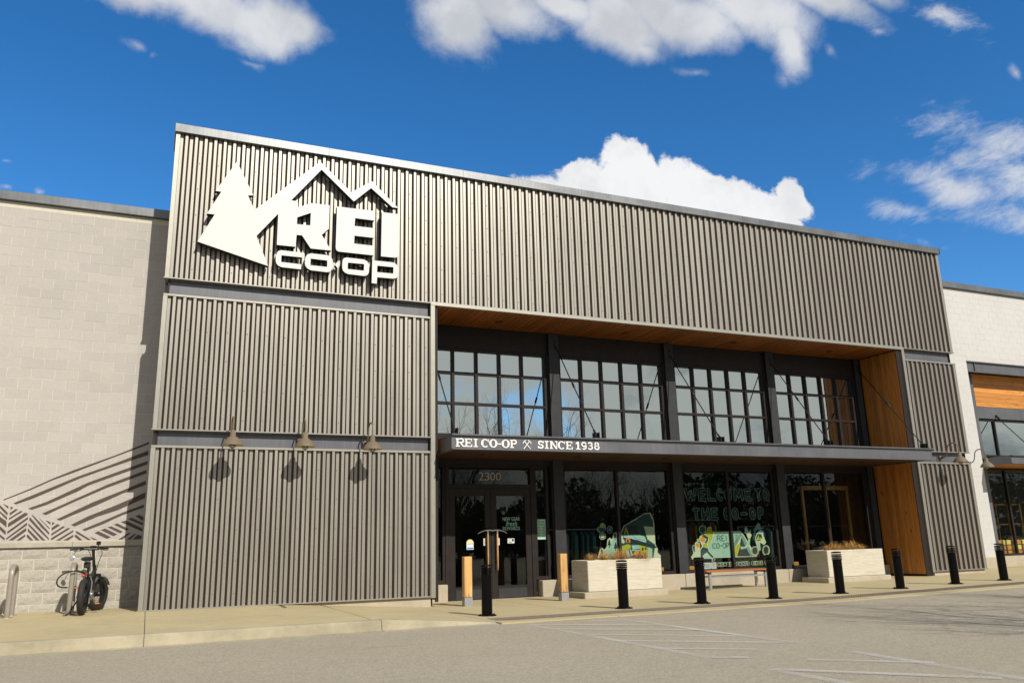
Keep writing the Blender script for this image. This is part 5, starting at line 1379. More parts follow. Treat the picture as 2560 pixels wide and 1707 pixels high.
BL = ['black bollard in front of the glass doors, first from the left', 'second black bollard, standing before the left concrete planter', 'third black bollard, at the left end of the bench',
      'fourth black bollard, at the right end of the bench', 'fifth black bollard, before the right concrete planter', 'sixth black bollard, before the cedar side wall',
      'seventh black bollard, before the narrow right metal panel', 'last black bollard, before the white block wall']
for i, (x, y) in enumerate(BOL):
    o = t if i == 0 else copy_tree(t)
    o.location = (x, y, sz(x, y)); o['label'] = BL[i]; o.rotation_euler.z = random.uniform(0, 6)

# ------------------------------------------------------------------ timber posts
for x, y, btn, lb in ((5.965, -.29, True, 'square timber post with push button box left of the doors'), (8.10, -.29, False, 'square weathered timber post beside the left planter')):
    z = sz(x, y); t = thing('timber_post', lb, 'post', (x, y, z), 'timber posts by the doors')
    MB().bbox(x - .082, x + .082, y - .075, y + .075, z + .165, z + .945, .01).build('shaft', M['postwood'], t)
    MB().box(x - .083, x + .083, y - .076, y + .076, z, z + .164).build('metal_foot', M['galv'], t)
    if btn: MB().bbox(x + .083, x + .125, y - .05, y + .06, z + .74, z + .90, .006).build('button_box', M['rodm'], t)

# ------------------------------------------------------------------ planters
def planter(x0, x1, y0, y1, lb, seed):
    g = min(sz(x0, y0), sz(x1, y0)); zt = g + .78
    t = thing('planter', lb, 'planter', ((x0 + x1) / 2, (y0 + y1) / 2, g), 'concrete planters')
    MB().bbox(x0 - .16, x1 + .06, y0 - .12, y1 + .05, g - .05, g + .125, .012).build('foot', M['plinth'], t)
    mb = MB(); th = .07
    mb.bbox(x0, x1, y0, y0 + th, g + .126, zt, .012); mb.bbox(x0, x1, y1 - th, y1, g + .126, zt, .012)
    mb.bbox(x0, x0 + th, y0 + th - .01, y1 - th + .01, g + .126, zt - .001, .008); mb.bbox(x1 - th, x1, y0 + th - .01, y1 - th + .01, g + .126, zt - .001, .008)
    mb.build('box', M['planter'], t)
    MB().box(x0 + th - .01, x1 - th + .01, y0 + th - .01, y1 - th + .01, g + .2, zt - .05).build('soil', M['soil'], t)
    rn = random.Random(seed); gr = MB()
    for c in range(8):
        cx = x0 + .25 + (x1 - x0 - .5) * (c + rn.uniform(.2, .8)) / 8; cy = rn.uniform(y0 + .15, y1 - .15)
        tall = rn.uniform(.6, 1.1)
        for b in range(210):
            a = rn.uniform(0, 6.283); ln = rn.uniform(.16, .42 if b % 9 else .75) * tall; sp = rn.uniform(.3, 1.0)
            d = Vector((math.cos(a), math.sin(a), 0)); p = Vector((cx, cy, zt - .05)) + d * rn.uniform(0, .06)
            rise = rn.uniform(.06, .30) * tall * (1.2 - sp * .7)
            pts = [p, p + d * ln * sp * .35 + Vector((0, 0, rise * .8)), p + d * ln * sp * .75 + Vector((0, 0, rise)), p + d * ln * sp * 1.1 + Vector((0, 0, rise * rn.uniform(.3, .95)))]
            n = d.cross(Vector((0, 0, 1))).normalized() * rn.uniform(.0018, .0035)
            vv = []
            for q, wd in zip(pts, (1, .9, .7, .2)): vv += [q - n * wd, q + n * wd]
            gr.add(vv, [(0, 1, 3, 2), (2, 3, 5, 4), (4, 5, 7, 6)])
    tag(gr.build('dry_grass', M['straw'], t), kind='stuff')
planter(8.82, 10.70, -.06, .70, 'board formed concrete planter with dry grass beside the doors', 3)
planter(15.72, 17.60, .10, .86, 'board formed concrete planter with tall dry grass right of the bench', 9)

# ------------------------------------------------------------------ bench
bx0, bx1, by0, by1 = 12.16, 14.02, .28, .72
g = sz(12.5, .4); bt = thing('bench', 'backless bench with red brown slats and steel legs under window', 'bench', (13.1, .5, g))
for i in range(4):
    y = by0 + i * .112
    MB().bbox(bx0, bx1, y, y + .104, g + .40, g + .44, .006).build('slat', M['benchwood'], bt)
for x in (bx0 + .08, bx1 - .14):
    for y in (by0 + .015, by1 - .075): MB().box(x, x + .055, y, y + .055, g - .01, g + .362).build('leg', M['galv'], bt)
    MB().box(x - .005, x + .06, by0 + .005, by1 - .005, g + .3625, g + .399).build('bracket', M['column'], bt)
MB().box(bx0 + .135, bx1 - .14, by0 + .03, by0 + .06, g + .27, g + .31).build('rail', M['galv'], bt)
MB().box(bx0 + .135, bx1 - .14, by1 - .06, by1 - .03, g + .27, g + .31).build('rail', M['galv'], bt)

# ------------------------------------------------------------------ bike racks
def rack(x, y0, y1, lb):
    g = sz(x, y0); t = thing('bike_rack', lb, 'bike rack', (x, (y0 + y1) / 2, g), 'bike racks by the block wall')
    H = .70; path = [(y0, 0)] + [(y0, .35), (y0, H - .05)] + [((y0 + y1) / 2 - (y1 - y0) / 2 * math.cos(R(a)), H + .13 * math.sin(R(a))) for a in range(0, 181, 20)] + [(y1, H - .05), (y1, .35), (y1, 0)]
    vv = []; n = 8
    for i, (py, pz) in enumerate(path):
        a = path[max(i - 1, 0)]; b = path[min(i + 1, len(path) - 1)]
        tv = Vector((0, b[0] - a[0], b[1] - a[1])).normalized(); s = Vector((1, 0, 0)); nn = tv.cross(s)
        for k in range(n):
            th = 2 * math.pi * (k + .5) / n
            vv.append(Vector((x, py, g + pz)) + s * .044 * math.cos(th) + nn * .026 * math.sin(th))
    MB().add(vv, [(i * n + k, i * n + (k + 1) % n, (i + 1) * n + (k + 1) % n, (i + 1) * n + k) for i in range(len(path) - 1) for k in range(n)], 0, True).build('hoop', M['rack'], t)
    for y in (y0, y1): MB().lathe([(.0005, .014), (.085, .012), (.09, -.004)], (x, y, sz(x, y)), 14).build('foot_plate', M['rack'], t)
rack(-1.97, .10, .62, 'free standing taupe steel bike rack at the left edge')
rack(-1.07, .15, .70, 'taupe steel bike rack with a bicycle parked against it')

# ------------------------------------------------------------------ electric bicycle
def bike():
    bk = thing('electric_bicycle', 'black fat tyre electric bicycle parked at the rack by the block wall', 'bicycle', (-0.86, -.12, sz(-.86, -.12)))
    B = lambda mb, n, m, p=None: mb.build(n, m, p or bk, local=True)
    WR, TR, WB = .240, .053, 1.08        # local: x forward, y left, z up, rear hub over origin
    steer = Matrix.Translation((.93, 0, .295)) @ Matrix.Rotation(R(-22), 4, 'Z') @ Matrix.Translation((-.93, 0, -.295))
    def wheel(cx, X, nm):
        ty = MB(); n = 32; k = 12
        vv = []
        for i in range(n):
            a = 2 * math.pi * i / n
            for j in range(k):
                b = 2 * math.pi * j / k; rr = WR + TR * 1.05 * math.cos(b) + (.004 if (i + j) % 2 and math.cos(b) > .3 else 0)
                vv.append((cx + rr * math.cos(a), TR * math.sin(b), .295 + rr * math.sin(a)))
        ty.add(vv, [(i * k + j, ((i + 1) % n) * k + j, ((i + 1) % n) * k + (j + 1) % k, i * k + (j + 1) % k) for i in range(n) for j in range(k)], 0, True)
        w = B(ty.xform(X), nm, M['rubber'])
        rim = MB(); rim.lathe([(.19, -.035), (.20, -.035), (.20, .035), (.19, .035), (.18, 0), (.19, -.035)], (cx, 0, .295), 28, 'y'); B(rim.xform(X), 'rim', M['bikeblack'], w)
        hub = MB(); hub.lathe([(.0005, -.07), (.045 if cx else .085, -.05), (.045 if cx else .085, .05), (.0005, .07)], (cx, 0, .295), 16, 'y')
        for i in range(14):
            a = 2 * math.pi * i / 14; hub.tube([(cx + .04 * math.cos(a + .3), .04 * (-1) ** i, .295 + .04 * math.sin(a + .3)), (cx + .185 * math.cos(a), 0, .295 + .185 * math.sin(a))], .0022, 4)
        B(hub.xform(X), 'hub', M['bikeblack'], w)
    I = Matrix.Identity(4)
    wheel(0, I, 'rear_wheel'); wheel(WB, steer, 'front_wheel')
    fr = MB()
    fr.tube([(.40, 0, .30), (.30, 0, .62)], .022, 10)                                     # seat tube
    fr.tube([(.42, 0, .31), (.62, 0, .36), (.84, 0, .60), (.90, 0, .68)], [.05, .052, .048, .036], 12)   # battery down tube
    fr.tube([(.31, 0, .55), (.60, 0, .60), (.90, 0, .72)], .026, 10)
    fr.tube([(.93, 0, .60), (.885, 0, .80)], .030, 12)
    for s in (-1, 1):
        fr.tube([(0, s * .09, .295), (.22, s * .085, .30), (.40, s * .035, .30)], .014, 8)
        fr.tube([(0, s * .09, .295), (.16, s * .08, .47), (.30, s * .03, .60)], .012, 8)
    B(fr, 'frame', M['bikeblack'])
    bt_ = MB(); bt_.tube([(.46, 0, .33), (.60, 0, .40), (.78, 0, .56)], [.05, .055, .05], 10); B(bt_, 'battery', M['bikeblack'])
    sp = MB(); sp.tube([(.30, 0, .60), (.235, 0, .86)], .0155, 8); B(sp, 'seat_post', M['bikeblack'])
    sd = MB()
    rows = [(-.03, .03, .895), (.0, .085, .905), (.05, .105, .915), (.11, .10, .912), (.17, .06, .905), (.24, .035, .90), (.30, .028, .897), (.32, .01, .89)]
    k = 10; vv = []
    for x, hw, zc in rows:
        for j in range(k):
            a = 2 * math.pi * j / k; vv.append((x + .05, hw * math.cos(a), zc + (.038 if math.sin(a) > 0 else .028) * math.sin(a) * (1 if hw > .02 else .5)))
    sd.add(vv, [(i * k + j, i * k + (j + 1) % k, (i + 1) * k + (j + 1) % k, (i + 1) * k + j) for i in range(len(rows) - 1) for j in range(k)], 0, True)
    sd.add(vv[:k], [tuple(range(k))])
    so = B(sd, 'saddle', M['bikeblack'])
    sb = MB(); sb.bbox(.09, .22, -.045, .045, .76, .865, .015); B(sb, 'saddle_bag', M['rubber'])
    fk = MB()
    for s in (-1, 1):
        fk.tube([(WB, s * .085, .295), (.985, s * .085, .55), (.955, s * .085, .63)], [.018, .024, .024], 8)
    fk.tube([(.955, -.1, .63), (.955, .1, .63)], .022, 8)
    B(fk.xform(steer), 'fork', M['bikeblack'])
    fd = MB(); vv = []
    for i in range(9):
        a = R(25 + 14 * i)
        for y, dr in ((-.075, -.02), (-.055, .012), (0, .022), (.055, .012), (.075, -.02)):
            rr = .318 + dr; vv.append((WB + rr * math.cos(a), y, .295 + rr * math.sin(a)))
    fd.add(vv, [(i * 5 + j, i * 5 + j + 1, (i + 1) * 5 + j + 1, (i + 1) * 5 + j) for i in range(8) for j in range(4)], 0, True)
    B(fd.xform(steer), 'front_mudguard', M['chrome'])
    st = MB(); st.tube([(.90, 0, .78), (.855, 0, .98), (.84, 0, 1.06)], [.026, .024, .026], 10); B(st.xform(steer), 'stem', M['bikeblack'])
    hb = MB(); hb.tube([(.70, .345, 1.085), (.77, .22, 1.09), (.84, .06, 1.07), (.84, -.06, 1.07), (.77, -.22, 1.09), (.70, -.345, 1.085)], .0125, 8)
    ho = B(hb.xform(steer), 'handlebar', M['bikeblack'])
    for s in (-1, 1):
        gp = MB(); gp.tube([(.70 - .005, s * .35, 1.085), (.755, s * .245, 1.09)], .021, 10); B(gp.xform(steer), 'grip', M['rubber'], ho)
        lv = MB(); lv.tube([(.80, s * .17, 1.085), (.80, s * .22, 1.06), (.765, s * .32, 1.055)], .007, 6); lv.bbox(.77, .82, s * .19 - .025, s * .19 + .025, 1.065, 1.115, .006)
        B(lv.xform(steer), 'brake_lever', M['bikeblack'], ho)
    dp = MB(); dp.bbox(.80, .86, -.05, .05, 1.09, 1.14, .01); dp.tube([(.84, -.085, 1.07), (.845, -.085, 1.16)], .012, 6); dp.bbox(.835, .855, -.125, -.045, 1.15, 1.215, .006)
    B(dp.xform(steer), 'display', M['bikeblack'], ho)
    mi = MB(); mi.tube([(.74, .25, 1.08), (.70, .27, 1.0), (.68, .285, .965)], .005, 6); B(mi.xform(steer), 'mirror_stalk', M['bikeblack'], ho)
    mi = MB(); mi.lathe([(.0005, -.012), (.046, -.01), (.05, 0), (.046, .01), (.0005, .012)], (.675, .285, .935), 16, 'x'); B(mi.xform(steer), 'mirror', M['mirror'], ho)
    cr = MB(); cr.lathe([(.0005, -.02), (.085, -.012), (.085, .0), (.0005, .01)], (.40, -.075, .30), 20, 'y'); cr.tube([(.40, -.09, .30), (.47, -.11, .16)], .012, 6); cr.tube([(.40, .09, .30), (.33, .11, .44)], .012, 6)
    B(cr, 'crank', M['chrome'])
    for x, y, z in ((.47, -.165, .16), (.33, .165, .44)):
        pd = MB(); pd.bbox(x - .05, x + .05, y - .05, y + .05, z - .015, z + .015, .005); po = B(pd, 'pedal', M['bikeblack'])
        rf = MB(); rf.box(x - .0525, x - .0505, y - .035, y + .035, z - .009, z + .009); B(rf, 'reflector', M['amber'], po)
    rr = MB(); rr.lathe([(.0005, -.012), (.026, -.008), (.026, .008)], (-.02, 0.02, .64), 12, 'x'); rr.tube([(-.005, 0.02, .64), (.16, 0.0, .66), (.28, 0, .68)], .006, 6); B(rr, 'rear_reflector', M['red'])
    ks = MB(); ks.tube([(.22, .085, .28), (.10, .20, .06), (.05, .245, .008)], [.013, .012, .012], 8); ks.bbox(.02, .09, .225, .285, 0.0, .012, .003); B(ks, 'kickstand', M['bikeblack'])
    der = MB(); der.bbox(-.02, .03, -.11, -.09, .18, .28, .006); der.tube([(0, -.1, .295), (.4, -.075, .225)], .006, 5); der.tube([(0, -.1, .35), (.4, -.075, .38)], .006, 5); B(der, 'derailleur', M['chrome'])
    shk = MB()
    for s in (-1,): shk.tube([(.03, s * .105, .31), (.15, s * .10, .52), (.26, s * .05, .62)], .011, 8)
    B(shk, 'alloy_stay', M['chrome'])
    lk = MB(); pts = [(.28, .04, .66), (.20, .14, .72), (.12, .30, .70), (.08, .40, .63), (.08, .43, .54), (.14, .39, .47), (.26, .27, .45)]
    sm = []
    for i in range(len(pts) - 1):
        for q in range(4):
            t = q / 4; p0 = Vector(pts[max(i - 1, 0)]); p1 = Vector(pts[i]); p2 = Vector(pts[i + 1]); p3 = Vector(pts[min(i + 2, len(pts) - 1)])
            sm.append(.5 * ((2 * p1) + (-p0 + p2) * t + (2 * p0 - 5 * p1 + 4 * p2 - p3) * t * t + (-p0 + 3 * p1 - 3 * p2 + p3) * t ** 3))
    lk.tube(sm, .012, 8); B(lk, 'cable_lock', M['rubber'])
    cbl = MB(); cbl.tube([(.82, -.10, 1.08), (.88, -.11, 1.0), (.90, -.06, .85), (.86, -.03, .66)], .006, 6); cbl.tube([(.80, .12, 1.08), (.90, .10, 1.02), (.91, .03, .85)], .005, 6); B(cbl, 'cables', M['rubber'])
    bk.rotation_euler = (Matrix.Rotation(R(84), 4, 'Z') @ Matrix.Rotation(R(-.5), 4, 'X')).to_euler()
bike()

# ------------------------------------------------------------------ prints on the glass
def decal(name, label, data, loc):
    t = thing(name, label, 'window decal', loc)
    parts = {}
    for i, (p, c, poly) in enumerate(data):
        parts.setdefault(p, []).append((i, c, poly))
    for p, items in parts.items():
        mats = []; mb = MB()
        for i, c, poly in items:
            if M[c] not in mats: mats.append(M[c])
            mb.prism(poly, 1.473 - .0004 * (i % 40), None, (), mats.index(M[c]))
        yield_ = mb.build(p, mats, t)
    return t
td = decal('tent_decal', 'printed tent, runner and cyclist picture on the window behind the bench', DECAL_TENT, (13.8, 1.46, .4))
mb = MB()
for ch, a, b in (('R', 13.43, 13.55), ('E', 13.57, 13.66), ('I', 13.68, 13.76)): glyph(mb, ch, a, b, .93, 1.07, .011, 1.4560, step=.00008)
for ch, a, b in (('C', 13.27, 13.37), ('O', 13.39, 13.49), ('-', 13.51, 13.57), ('O', 13.59, 13.69), ('P', 13.71, 13.79)): glyph(mb, ch, a, b, .745, .88, .011, 1.4560, step=.00008)
for i in range(6):
    z = 1.07 - .035 * i; stroke(mb, [(14.0 + .01 * (i % 2), z), (14.10 - i * .012, z + .004)], .007, 1.4560, rnd=False)
mb.build('tent_lettering', M['ink'], td)
decal('camp_decal', 'printed hill, campfire and hiker picture on the window above the left planter', DECAL_CAMP, (10.8, 1.46, .5))

def bubble(name, label, rows, loc, w, rim, mat_out, mat_in):
    t = thing(name, label, 'window decal', loc)
    for ch, a, b, z0, z1 in rows:
        mb = MB()
        glyph(mb, ch, a - rim, b + rim, z0 - rim, z1 + rim, w + 2 * rim, 1.470, 0, step=.0001)
        glyph(mb, ch, a, b, z0, z1, w, 1.4655, 1, step=.0001)
        mb.build({'-': 'hyphen', '1': 'numeral_one', '9': 'numeral_nine', '3': 'numeral_three', '8': 'numeral_eight'}.get(ch, 'letter_' + ch.lower()), [mat_out, mat_in], t)
W_ = [(12.512, 12.928), (12.945, 13.205), (13.235, 13.49), (13.515, 13.76), (13.76, 14.035), (14.065, 14.40), (14.43, 14.67), (14.78, 15.01), (15.03, 15.27)]
T_ = [(12.733, 12.973), (13.001, 13.272), (13.3, 13.55), (13.69, 13.915), (13.955, 14.195), (14.243, 14.462), (14.52, 14.755), (14.80, 15.025)]
rows = [(c, a + .02, b - .02, 1.94 if c != 'W' else 1.95, 2.25) for c, (a, b) in zip('WELCOMETO', W_)]
rows += [(c, a + .02, b - .02, 1.455, 1.755) for c, (a, b) in zip('THECO-OP', T_)]
bubble('welcome_lettering', 'outlined WELCOME TO THE CO-OP lettering on the window behind the bench', rows, (13.9, 1.47, 1.4), .062, .014, M['mint2'], M['ink'])
rows = []; x = 13.39
for wd, gap in (('MEMBER', .05), ('OWNED', .05), ('SINCE', .05), ('1938', 0)):
    for c in wd:
        cw = {'M': .082, 'W': .088, 'I': .03, '1': .045}.get(c, .064)
        rows.append((c, x, x + cw, .305, .392)); x += cw + .0185
    x += gap
bubble('member_lettering', 'small outlined MEMBER OWNED SINCE 1938 lettering along the window sill', rows, (14.3, 1.47, .3), .020, .012, M['cream'], M['ink'])

t = thing('address_numerals', 'tan 2300 street number on the glass above the doors', 'sign', (7.2, 1.45, 2.4))
for i, ch in enumerate('2300'):
    text_mesh(ch, 6.916 + i * .1405, 6.916 + i * .1405 + .126, 2.412, 2.592, 1.436).build(('numeral_two', 'numeral_three', 'numeral_zero', 'numeral_zero')[i], M['number'], t)
t = thing('rewards_lettering', 'green NEW GEAR fresh REWARDS lettering on the right door glass', 'window decal', (7.7, 1.41, 1.3))
text_mesh('NEW GEAR', 7.473, 7.90, 1.500, 1.582, 1.411).build('top_line', M['mint'], t)
text_mesh('fresh', 7.545, 7.82, 1.385, 1.494, 1.410, lean=.25).build('script_line', M['mint'], t)
text_mesh('REWARDS', 7.475, 7.897, 1.290, 1.372, 1.411).build('bottom_line', M['mint'], t)
t = thing('hours_sheet', 'pale green Store Hours sheet on the narrow glass right of the doors', 'notice', (8.45, 1.445, 1.07))
MB().add([(8.345, 1.446, 1.07), (8.575, 1.446, 1.07), (8.575, 1.446, 1.526), (8.345, 1.446, 1.526)], [(0, 1, 2, 3)]).build('sheet', M['mint'], t)
mb = MB(); text_mesh('Store', 8.385, 8.535, 1.452, 1.500, 1.4448, mb); text_mesh('Hours', 8.38, 8.54, 1.388, 1.436, 1.4448, mb)
for k in range(7):
    z = 1.345 - k * .036
    mb.add([(8.372, 1.4448, z), (8.44, 1.4448, z), (8.44, 1.4448, z + .009), (8.372, 1.4448, z + .009)], [(0, 1, 2, 3)]); mb.add([(8.47, 1.4448, z), (8.55, 1.4448, z), (8.55, 1.4448, z + .009), (8.47, 1.4448, z + .009)], [(0, 1, 2, 3)])
mb.build('print', M['ink'], t)
t = thing('caution_sticker', 'round topped yellow, white and blue CAUTION sticker on the left door', 'sticker', (6.67, 1.41, .88))
MB().prism([(6.59, .885), (6.755, .885), (6.755, 1.03)] + arc(6.6725, 1.03, .0825, .075, 0, 180, 10)[1:-1] + [(6.59, 1.03)], 1.4115, None).build('panel', M['paper'], t)
MB().prism([(6.594, 1.045)] + arc(6.6725, 1.032, .079, .071, 170, 10, 10) + [(6.751, 1.045)], 1.4110, None).build('yellow_head', M['yellow'], t)
MB().box(6.60, 6.745, 1.4104, 1.411, .895, .93).build('blue_band', M['printblue'], t)
text_mesh('CAUTION', 6.605, 6.74, .998, 1.022, 1.4106).build('lettering', M['ink'], t)
for x0, x1, nm, lb in ((6.985, 7.035, 'pull_label', 'narrow white label beside the left door handle'), (7.325, 7.375, 'pull_label', 'narrow white label beside the right door handle')):
    t = thing(nm, lb, 'sticker', ((x0 + x1) / 2, 1.38, .97))
    MB().add([(x0, 1.3835, .965), (x1, 1.3835, .965), (x1, 1.3835, 1.12), (x0, 1.3835, 1.12)], [(0, 1, 2, 3)]).build('sheet', M['paper'], t)
    mb = MB()
    for k in range(5): mb.add([(x0 + .015, 1.383, .985 + k * .025), (x1 - .015, 1.383, .985 + k * .025), (x1 - .015, 1.383, .997 + k * .025), (x0 + .015, 1.383, .997 + k * .025)], [(0, 1, 2, 3)])
    mb.build('print', M['redcloth'], t)
t = thing('no_sticker', 'small white sticker reading NO on the right door glass', 'sticker', (7.67, 1.41, 1.0))
MB().add([(7.585, 1.4115, 1.0), (7.752, 1.4115, 1.0), (7.752, 1.4115, 1.107), (7.585, 1.4115, 1.107)], [(0, 1, 2, 3)]).build('panel', M['paper'], t)
mb = MB(); text_mesh('NO', 7.595, 7.675, 1.035, 1.10, 1.411, mb); mb.add([(7.69, 1.411, 1.04), (7.74, 1.411, 1.04), (7.74, 1.411, 1.095), (7.69, 1.411, 1.095)], [(0, 1, 2, 3)]); mb.add([(7.60, 1.411, 1.01), (7.70, 1.411, 1.01), (7.70, 1.411, 1.025), (7.60, 1.411, 1.025)], [(0, 1, 2, 3)])
mb.build('lettering', M['ink'], t)
for x0, x1, lb in ((12.955, 13.185, 'white printed card in the window corner behind the bench'), (13.198, 13.36, 'pale leaflet beside the printed card in the window behind the bench')):
    t = thing('window_card', lb, 'notice', ((x0 + x1) / 2, 1.49, .25))
    MB().bbox(x0, x1, 1.485, 1.495, .252, .405, .002).build('card', M['paper'], t)
    mb = MB()
    for k in range(4): mb.add([(x0 + .03, 1.4845, .29 + k * .026), (x1 - .03, 1.4845, .29 + k * .026), (x1 - .03, 1.4845, .302 + k * .026), (x0 + .03, 1.4845, .302 + k * .026)], [(0, 1, 2, 3)])
    mb.build('print', M['tealcloth'], t)

# ------------------------------------------------------------------ things inside the shops
def stand(name, label, x, y, h, w, cloth, cat='clothes rail'):
    t = thing(name, label, cat, (x, y, -.19))
    mb = MB()
    for s in (-1, 1): mb.tube([(x + s * w / 2, y, -.19), (x + s * w / 2, y, -.19 + h)], .015, 6); mb.tube([(x + s * w / 2, y - .25, -.175), (x + s * w / 2, y + .25, -.175)], .015, 6)
    mb.tube([(x - w / 2, y, -.19 + h), (x + w / 2, y, -.19 + h)], .015, 6)
    mb.build('rail', M['galv'], t)
    n = int(w / .09)
    for i in range(n):
        gx = x - w / 2 + .06 + i * (w - .1) / n; q = MB(); ln = random.uniform(.75, .95)
        q.prism([(-.24, -.12), (-.05, 0), (.05, 0), (.24, -.12), (.22, -.3), (.2, -ln), (-.2, -ln), (-.22, -.3)], -.02, .02)
        q.xform(Matrix.Translation((gx, y, -.19 + h - .05)) @ Matrix.Rotation(R(82 + random.uniform(-9, 9)), 4, 'Z'))
        q.build('garment', cloth[i % len(cloth)], t)
stand('clothes_rail', 'clothes rail with teal garments behind the left window', 10.2, 3.2, 1.5, 1.6, [M['tealcloth'], M['column'], M['tealcloth']])
stand('clothes_rail', 'clothes rail with red and yellow garments behind the middle window', 14.4, 3.6, 1.7, 1.4, [M['redcloth'], M['lime'], M['column'], M['tealcloth']])
stand('clothes_rail', 'clothes rail with teal garments behind the right window', 16.3, 3.4, 1.5, 1.3, [M['tealcloth'], M['column'], M['blue']])
t = thing('display_stand', 'pale pine display stand behind the right storefront window', 'display stand', (17.9, 2.2, -.19))
for x in (17.06, 17.93, 18.73): MB().bbox(x - .035, x + .035, 2.17, 2.24, -.19, 2.27, .005).build('upright', M['pine'], t)
MB().bbox(17.02, 18.78, 2.16, 2.25, 2.275, 2.39, .005).build('top_rail', M['pine'], t)
for z in (.35, .8, 1.25): MB().box(17.1, 18.69, 2.18, 2.6, z, z + .03).build('shelf', M['inside'], t)
for x, z, nm, lb in ((11.72, -.19, 'carton', 'orange brown carton on the floor behind the left window'), (12.68, -.19, 'carton', 'orange brown carton behind the window left of the bench'), (16.0, -.19, 'carton', 'orange brown carton behind the right planter')):
    t = thing(nm, lb, 'box', (x, 1.75, z)); MB().bbox(x - .14, x + .14, 1.62, 1.9, z, z + .52, .006).build('body', M['boxes'], t); MB().box(x - .143, x + .143, 1.617, 1.903, z + .4, z + .521).build('lid', M['boxes'], t)
t = thing('crate_display', 'stack of orange and yellow crates behind the white building window', 'crates', (24.8, 2.2, -.12))
for i in range(3):
    for j in range(4):
        x = 24.45 + j * .42 + (.05 if j > 1 else 0)
        MB().bbox(x, x + .34, 2.05, 2.4, .26 + i * .16, .26 + i * .16 + .14, .01).build('crate', [M['boxes'], M['yellow']][(i + j) % 2 if i else 0], t)
MB().box(24.35, 26.3, 2.0, 2.45, -.12, .255).build('table', M['pine'], t)
t = thing('shirt_stack', 'red and teal garments on shelves behind the white building window', 'garments', (24.8, 2.9, -.12))
for i, (z, m_) in enumerate(((1.05, 'paper'), (1.25, 'tealcloth'), (1.5, 'tealcloth'), (1.75, 'redcloth'), (1.95, 'redcloth'))):
    MB().bbox(25.1, 25.75, 2.8, 3.2, z, z + .16, .03).build('folded_shirt', M[m_], t); MB().box(25.0, 25.85, 2.78, 3.25, z - .03, z - .005).build('shelf', M['inside'], t)
MB().box(24.95, 25.0, 2.78, 3.25, -.12, 2.2).build('side_panel', M['inside'], t)
t = thing('pine_rack', 'yellow pine shelving frame inside the white building', 'shelving', (26.2, 3.0, -.12))
for x in (25.9, 26.5, 27.1): MB().box(x, x + .05, 2.9, 2.95, -.12, 1.9).build('upright', M['pine'], t)
for z in (.6, 1.2, 1.85): MB().box(25.9, 27.15, 2.96, 3.3, z, z + .04).build('shelf', M['pine'], t)

# ------------------------------------------------------------------ trees across the drive (seen in the glass) and the one whose shadow falls on the road
def bare_tree(seed, H, spread=.55, minr=.006, depth=6):
    rn = random.Random(seed); trunk, crown = MB(), MB()
    def grow(p, d, r, ln, lev):
        n = 5 if lev == 0 else 3
        pts = [p]; rad = [r]; q = p.copy(); dd = d.copy()
        for i in range(n):
            dd = (dd + Vector((rn.uniform(-1, 1), rn.uniform(-1, 1), rn.uniform(-.4, .8))) * (.05 if lev == 0 else .16)).normalized()
            q = q + dd * ln / n; pts.append(q.copy()); rad.append(r * (1 - .45 * (i + 1) / n))
        (trunk if lev < 1 else crown).tube(pts, rad, 7 if lev == 0 else (5 if lev == 1 else 3), cap=False)
        if lev >= depth or rad[-1] < minr * .5: return
        k = 4 if lev == 0 else rn.choice((2, 3, 3))
        for c in range(k):
            ax = dd.orthogonal().normalized(); ax.rotate(Matrix.Rotation(rn.uniform(0, 6.283), 3, dd))
            nd = (dd + ax * rn.uniform(.35, spread + .35)).normalized()
            nd = (nd + Vector((0, 0, .16))).normalized()
            grow(pts[-1], nd, rad[-1] * rn.uniform(.62, .8), ln * rn.uniform(.66, .84), lev + 1)
        if lev >= 0:
            for c in range(2 + (lev < 3)):
                i = rn.randint(1, n - 1) if lev else rn.randint(2, n)
                ax = dd.orthogonal().normalized(); ax.rotate(Matrix.Rotation(rn.uniform(0, 6.283), 3, dd))
                grow(pts[i], (dd * .55 + ax).normalized(), rad[i] * .45, ln * rn.uniform(.45, .62), min(lev + 2, depth))
    grow(Vector((0, 0, 0)), Vector((0, 0, 1)), H * .017, H * .24, 0)
    return trunk, crown
protos = []
for s, H in ((1, 11.0), (2, 9.5), (5, 12.0)):
    tr, cr = bare_tree(s, H)
    protos.append((tr.mesh('trunk', M['bark']), cr.mesh('crown', M['bark'])))
rn = random.Random(4)
TL = ['first', 'second', 'third', 'fourth', 'fifth', 'sixth', 'seventh', 'eighth', 'ninth', 'tenth', 'eleventh', 'twelfth', 'thirteenth']
def put_tree(i, x, y, rz, sc_, label, group='bare winter trees across the drive'):
    t = tag(empty('bare_tree', (x, y, gz(x) - .02)), label, 'tree', group)
    for me, nm in zip(protos[i], ('trunk', 'crown')):
        o = bpy.data.objects.new(nm, me); COL.objects.link(o); o.parent = t
    t.rotation_euler.z = rz; t.scale = (sc_,) * 3
for i in range(13):
    x = 12 + i * 4.9 + rn.uniform(-1, 1); y = -45 + rn.uniform(-4, 4)
    put_tree(i % 3, x, y, rn.uniform(0, 6.28), rn.uniform(.85, 1.12), '%s bare tree of the far row reflected in the store windows, counted from the left' % TL[i])
for i in range(13):
    x = 14.5 + i * 4.9 + rn.uniform(-1.5, 1.5)
    put_tree((i + 1) % 3, x, -51 + rn.uniform(-2, 2), rn.uniform(0, 6.28), rn.uniform(.8, 1.05), '%s bare tree of the rear far row reflected in the glass, counted from the left' % TL[i])
put_tree(0, 11.8, -13.2, 1.0, .92, 'bare tree out of view at right casting branch shadows on the asphalt', 'bare trees beside the drive')
